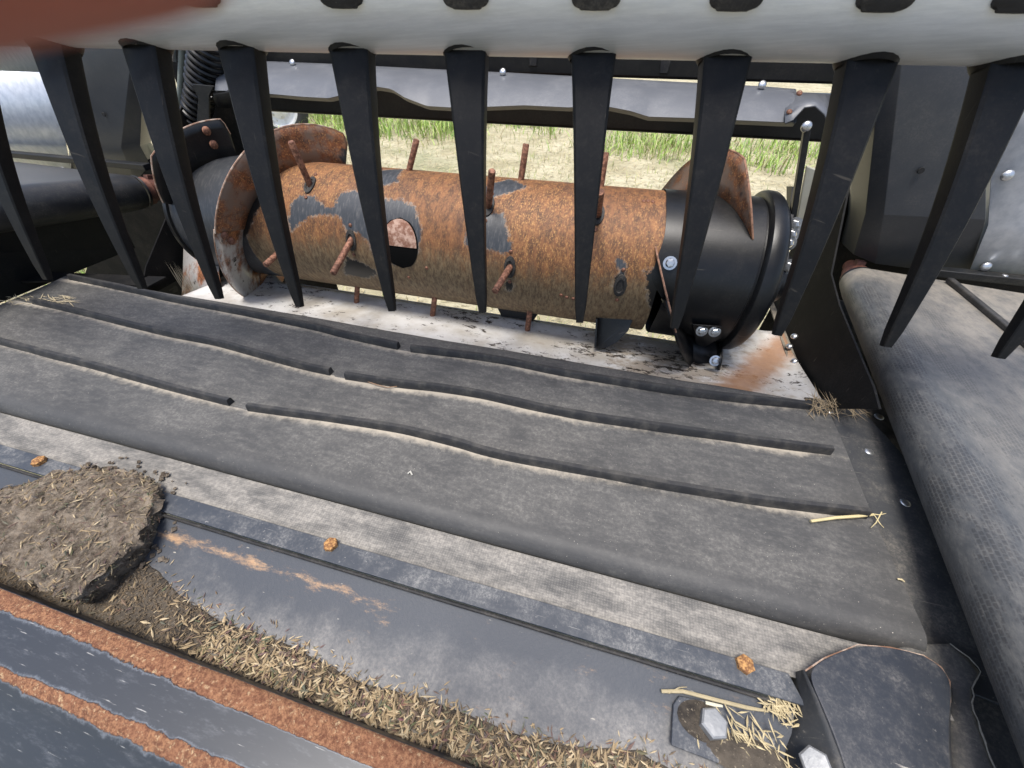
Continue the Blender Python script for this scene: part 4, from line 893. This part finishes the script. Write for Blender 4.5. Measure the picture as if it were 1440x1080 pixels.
    top_ = [(250, 30, 1.5), (236, 30, 1.40), (205, 30, 1.28), (190, 30, 1.26), (98, 30, 1.26), (96, 30, 1.40)]
    mid_ = [(212, 200, 1.45), (206, 202, 1.36), (197, 205, 1.27), (170, 207, 1.25), (100, 200, 1.25), (97, 200, 1.40)]
    lo_ = [(240, 245, 1.46), (236, 248, 1.38), (222, 252, 1.31), (190, 256, 1.29), (100, 254, 1.28), (97, 250, 1.42)]
    shield('rounded black moulded shield above the left side belt', yb, 0, 0, 0, 0, 0, Y(146, 161, 1.248), [col(top_), col(mid_), col(lo_)], -1.9)
    # galvanised panels
    t = thing('galvanised_panel', 'galvanised sheet panel with zinc bolts at the right edge of the picture', 'panel', (1.2, 1.28, .05))
    mb = MB(); mb.grid([[Y(1396, 60, 1.30), Y(1700, 60, 1.30)], [Y(1398, 180, 1.29), Y(1700, 150, 1.29)], [Y(1390, 317, 1.25), Y(1700, 322, 1.25)], [Y(1361, 388, 1.27), Y(1700, 425, 1.27)]]); s = build('sheet', mb, M['sheet'], t, solid=.002)
    for px in ((1415, 246), (1385, 374)): put('bolt', B_DOME, s, Y(*px, 1.262)+Vector((0, -.004, 0)), (0, -1, .2), 0, 1.5)
    t = thing('galvanised_panel', 'folded galvanised sheet panel behind the left side belt', 'panel', (-2.6, 1.28, .05))
    mb = MB(); mb.grid([[Y(-420, 85, 1.29), Y(100, 103, 1.29)], [Y(-420, 172, 1.24), Y(92, 200, 1.24)], [Y(-420, 212, 1.27), Y(101, 250, 1.27)]]); s = build('sheet', mb, M['sheet'], t, solid=.002)
    put('bolt', B_DOME, s, Y(90, 238, 1.262), (0, -1, .2), 0, 1.3)
    t = thing('backsheet', 'pale ribbed sheet above the left galvanised panel', 'panel', (-2.6, 1.34, .3)); mb = MB(); mb.grid([[Y(-420, 10, 1.34), Y(110, 30, 1.34)], [Y(-420, 95, 1.34), Y(110, 112, 1.34)]]); k = N('pale_sheet'); build('sheet', mb, k.done(k.mix(k.ramp(k.noise(30, 3, .5, (8, 1, 1)), .4, .6), (.5, .5, .45), (.62, .61, .55)), .5, .3), t, solid=.003)
make_back()

# ------------------------------------------------------------------ spring, hose, strut
def make_small():
    t = thing('coil_spring', 'black coil spring standing behind the left end of the auger', 'spring', Y(272, 172, 1.2))
    def coil(pa, pb, r, wr, turns, nm):
        d = (pb-pa); ax = d.normalized(); u = ax.orthogonal().normalized(); v = ax.cross(u); n = turns*20
        mb = MB(); mb.tube([pa+d*(i/n)+(u*cos(2*pi*i/20)+v*sin(2*pi*i/20))*r for i in range(n+1)], wr, 8); build(nm, mb, M['black'], t)
    coil(Y(297, 50, 1.2), Y(287, 118, 1.2), .043, .0075, 8, 'upper_coil'); coil(Y(284, 120, 1.22), Y(273, 172, 1.22), .036, .007, 7, 'lower_coil')
    mb = MB(); mb.tube([Y(297, 40, 1.2), Y(272, 190, 1.22)], .012, 10); build('rod', mb, M['black'], t)
    mb = MB(); mb.slab([Y(x, y, 1.12) for x, y in ((270, 118), (300, 121), (294, 135), (294, 178), (276, 178), (279, 138))], (0, .006, 0)); build('bracket', mb, M['blackdusty'], t, bevel=.001)
    mb = MB(); mb.box(Y(272, 186, 1.24), (.17, .06, .06)); build('seat', mb, M['blackdusty'], t, bevel=.004)
    t = thing('hose', 'grey green hydraulic hose hanging left of the coil spring', 'hose', Y(252, 165, 1.25)); mb = MB(); mb.tube([Y(256, 40, 1.25), Y(256, 70, 1.25), Y(255, 110, 1.25), Y(251, 165, 1.26), Y(250, 190, 1.27)], .0095, 10); build('hose_line', mb, M['hose'], t)
    mb = MB(); mb.tube([Y(244, 40, 1.24), Y(242, 66, 1.24), Y(243, 84, 1.24)], .010, 10); build('fitting', mb, M['zinc'], t)
    t = thing('support_rod', 'thin black support rod right of the auger end', 'rod', Y(1112, 330, 1.12)); mb = MB(); mb.beam(Y(1136, 172, 1.12), Y(1112, 322, 1.10), .012, .016, up=(0, 1, 0)); build('rod', mb, M['black'], t, bevel=.001)
    put('bolt', B_DOME, t, Y(1134, 178, 1.105), (0, -1, .2), 0, 1.3)
    t = thing('wear_plate', 'pale plastic wear plate between support rod and right shield', 'plate', Y(1140, 330, 1.2)); mb = MB(); mb.slab([Y(x, y, 1.2) for x, y in ((1135, 234), (1152, 240), (1141, 300), (1126, 330), (1117, 326))], (0, .012, 0)); build('plate', mb, M['pale'], t, bevel=.002)
    t = thing('drive_hub', 'bolted drive hub on the right end of the auger', 'hub', (.44, 1.0, .05)); mb = MB(); mb.lathe([(0, .001), (0, .10), (.02, .10), (.022, .06), (.05, .055), (.06, .02)], (.362, AY, AZ), (1, 0, 0), 32); build('flange', mb, M['black'], t, bevel=.001)
    for px in ((1118, 316), (1109, 342), (1113, 330), (1110, 375)): put('bolt', B_Z, t, X(*px, .385), (-.5, -.8, .2), 0, 1.2)
    mb = MB(); mb.slab([X(x, y, .40) for x, y in ((1106, 262), (1114, 262), (1110, 300), (1106, 320))], (.01, 0, 0)); build('lug', mb, M['black'], t)
make_small()

# ------------------------------------------------------------------ reel bat with tines
def make_reel():
    P0 = Vector((-.8128, .5314, .5669)); V = Vector((.1492, .0159, -.0009)); vd = V.normalized(); nrm = Vector((-vd.y, vd.x, 0)).normalized()
    tr = .062; cc = P0+Vector((0, .012, .062-.002))
    t = thing('reel_bat', 'galvanised reel tube hung with a row of black plastic tines', 'reel', P0+V*4+Vector((0, 0, 0)))
    mb = MB(); mb.tube([cc+V*s for s in (-5, -2, 0, 3, 6, 9, 13)], tr, 64); build('tube', mb, M['galv'], t)
    def onplane(px, p0):                                     # point on the vertical plane through the row of tines
        d = ray(*px); return EYE+d*((p0-EYE).dot(nrm)/d.dot(nrm))
    Q0 = Vector((-.7759, .4085, .2541))
    tops = {0: (80, 68), 1: (208, 68), 2: (342, 70), 3: (497, 72), 4: (657, 74), 5: (834, 78), 6: (1018, 83), 7: (1216, 90), 8: (1414, 95)}
    tips = {-1: (68, 393), 0: (201, 406), 1: (309, 420), 2: (422, 431), 3: (552, 437), 4: (679, 439), 5: (815, 453), 6: (948, 461), 7: (1092, 471), 8: (1245, 487), 9: (1403, 503)}
    rnd = random.Random(4)
    for i in range(-2, 11):
        a = onplane(tops[i], P0) if i in tops else P0+V*i
        b = onplane(tips[i], Q0) if i in tips else Q0+V*i
        a = a+Vector((0, 0, .004)); d = (b-a).normalized(); wv = (vd-d*vd.dot(d)).normalized(); dv = d.cross(wv); mb = MB(); rows = []
        for s in [k/14 for k in range(15)]:
            c = a.lerp(b, s)+dv*(.010*sin(pi*s)); wd = .0245*(1-s)**1.0+.0065*s+.002*(1-s)**6; dp = .015*(1-s)+.0062*s
            if s == 1: wd *= .8; dp *= .8
            rows.append([c+wv*wd*x+dv*dp*y for x, y in ((-1, -.55), (-.93, -.85), (-.7, -1), (.7, -1), (.93, -.85), (1, -.55), (1, .8), (.85, 1), (-.85, 1), (-1, .8))])
        mb.grid(rows, True); m = 10; mb.f += [tuple(range(m)), tuple(14*m+j for j in range(m))]; o = build('tine', mb, M['tine'], t)
        # collar that hugs the tube
        mb = MB(); rows = []
        for kk, (s, e) in enumerate(((-.012, 1.18), (-.002, 1.20), (.003, 1.12), (.008, 1.0))):
            rows.append([a+d*s+(wv*x*.028+dv*y*.024)*e for x, y in [(cos(2*pi*j/20)*(1.0), sin(2*pi*j/20)) for j in range(20)]])
        mb.grid(rows, True); build('collar', mb, M['tine'], o)
        # clip on the front of the tube: bottom edge just enters the picture
        x0 = cc+V*i+vd*rnd.uniform(-.002, .002); caps = {3: (480, 0), 4: (655, 0), 5: (838, 0), 6: (1035, 0), 7: (1245, 0), 8: (1440, 0)}
        if i in caps:
            p = onplane(caps[i], cc-nrm*tr if True else cc); x0 = cc+vd*((p-cc).dot(vd))
        rows = []
        for fd, hw in ((-16.5, .0165), (-16, .0195), (-15, .0222), (-13, .0243), (-10.5, .0254), (-7, .026), (0, .026), (10, .026), (22, .026), (35, .026), (50, .026), (60, .024)):
            f = radians(fd)
            fr = lambda g, h: x0+vd*g*hw+(-nrm*cos(f)+Vector((0, 0, 1))*sin(f))*(tr+h)
            rows.append([fr(-1, -.001), fr(-.98, .003), fr(-.85, .0055), fr(0, .0065), fr(.85, .0055), fr(.98, .003), fr(1, -.001)])
        rows.insert(0, [p-Vector((0, 0, .0008))+nrm*.005 for p in rows[0]])
        mb = MB(); mb.grid(rows); build('clip', mb, M['rubber'], t)
make_reel()

# ------------------------------------------------------------------ fingertip of the photographer, close in front of the lens
def make_hand():
    cp = lambda x, y, z: EYE+RT*x+UP*y+FW*z
    px = lambda x, y, z: EYE+ray(x, y)*z
    zf = .0175
    tip = px(335, -312, zf); f1 = px(-40, -292, zf*.98); f2 = cp(-.062, .014, .012); kn = cp(-.085, .012, -.002); palm = cp(-.098, -.012, -.03); wr = cp(-.112, -.05, -.062); fa = cp(-.14, -.13, -.14)
    V_, E_, R_ = [], [], []
    def chain(pts, rads, start=None):
        prev = start
        for p, r in zip(pts, rads):
            V_.append(p); R_.append(r); i = len(V_)-1
            if prev is not None: E_.append((prev, i))
            prev = i
        return prev
    chain([palm, wr, fa], [.026, .022, .030])
    chain([cp(-.092, .004, -.012), kn, f2, f1, tip], [.014, .0105, .0092, .0088, .0078], 0)
    for k in range(3):
        o = -.020*(k+1); chain([cp(-.092, .0+o, -.012), cp(-.074, .002+o, .004), cp(-.056, .0+o, -.004), cp(-.055, -.003+o, -.022-.002*k)], [.012, .0095, .0088, .0078], 0)
    chain([cp(-.080, -.002, -.045), cp(-.058, .006, -.052), cp(-.036, .010, -.050)], [.014, .0105, .0092], 0)
    me = bpy.data.meshes.new('person'); o0 = EYE; me.from_pydata([v-o0 for v in V_], E_, []); o = bpy.data.objects.new('person', me); COL.objects.link(o); o.location = o0
    me.materials.append(M['skin'])
    m = o.modifiers.new('skin', 'SKIN'); m.use_smooth_shade = True
    for i, sv in enumerate(me.skin_vertices[0].data): sv.radius = (R_[i], R_[i]); sv.use_root = (i == 0)
    m = o.modifiers.new('sub', 'SUBSURF'); m.levels = m.render_levels = 2
    tag(o, 'blurred fingertip of the person holding the camera in the top left corner', 'person')
make_hand()

GROUPS = {'galvanised_panel': 'galvanised side panels', 'divider_shield': 'black moulded divider shields', 'side_draper': 'side belts', 'end_wall': 'end walls of the auger opening', 'rear_sheet': 'black rear sheets', 'draper_frame': 'rails behind the side belts', 'straw_stalk': 'loose straw stalks', 'straw_chip': 'loose straw chips'}
for o in S.objects:
    if o.parent is None and o.name.split('.')[0] in GROUPS: o['group'] = GROUPS[o.name.split('.')[0]]
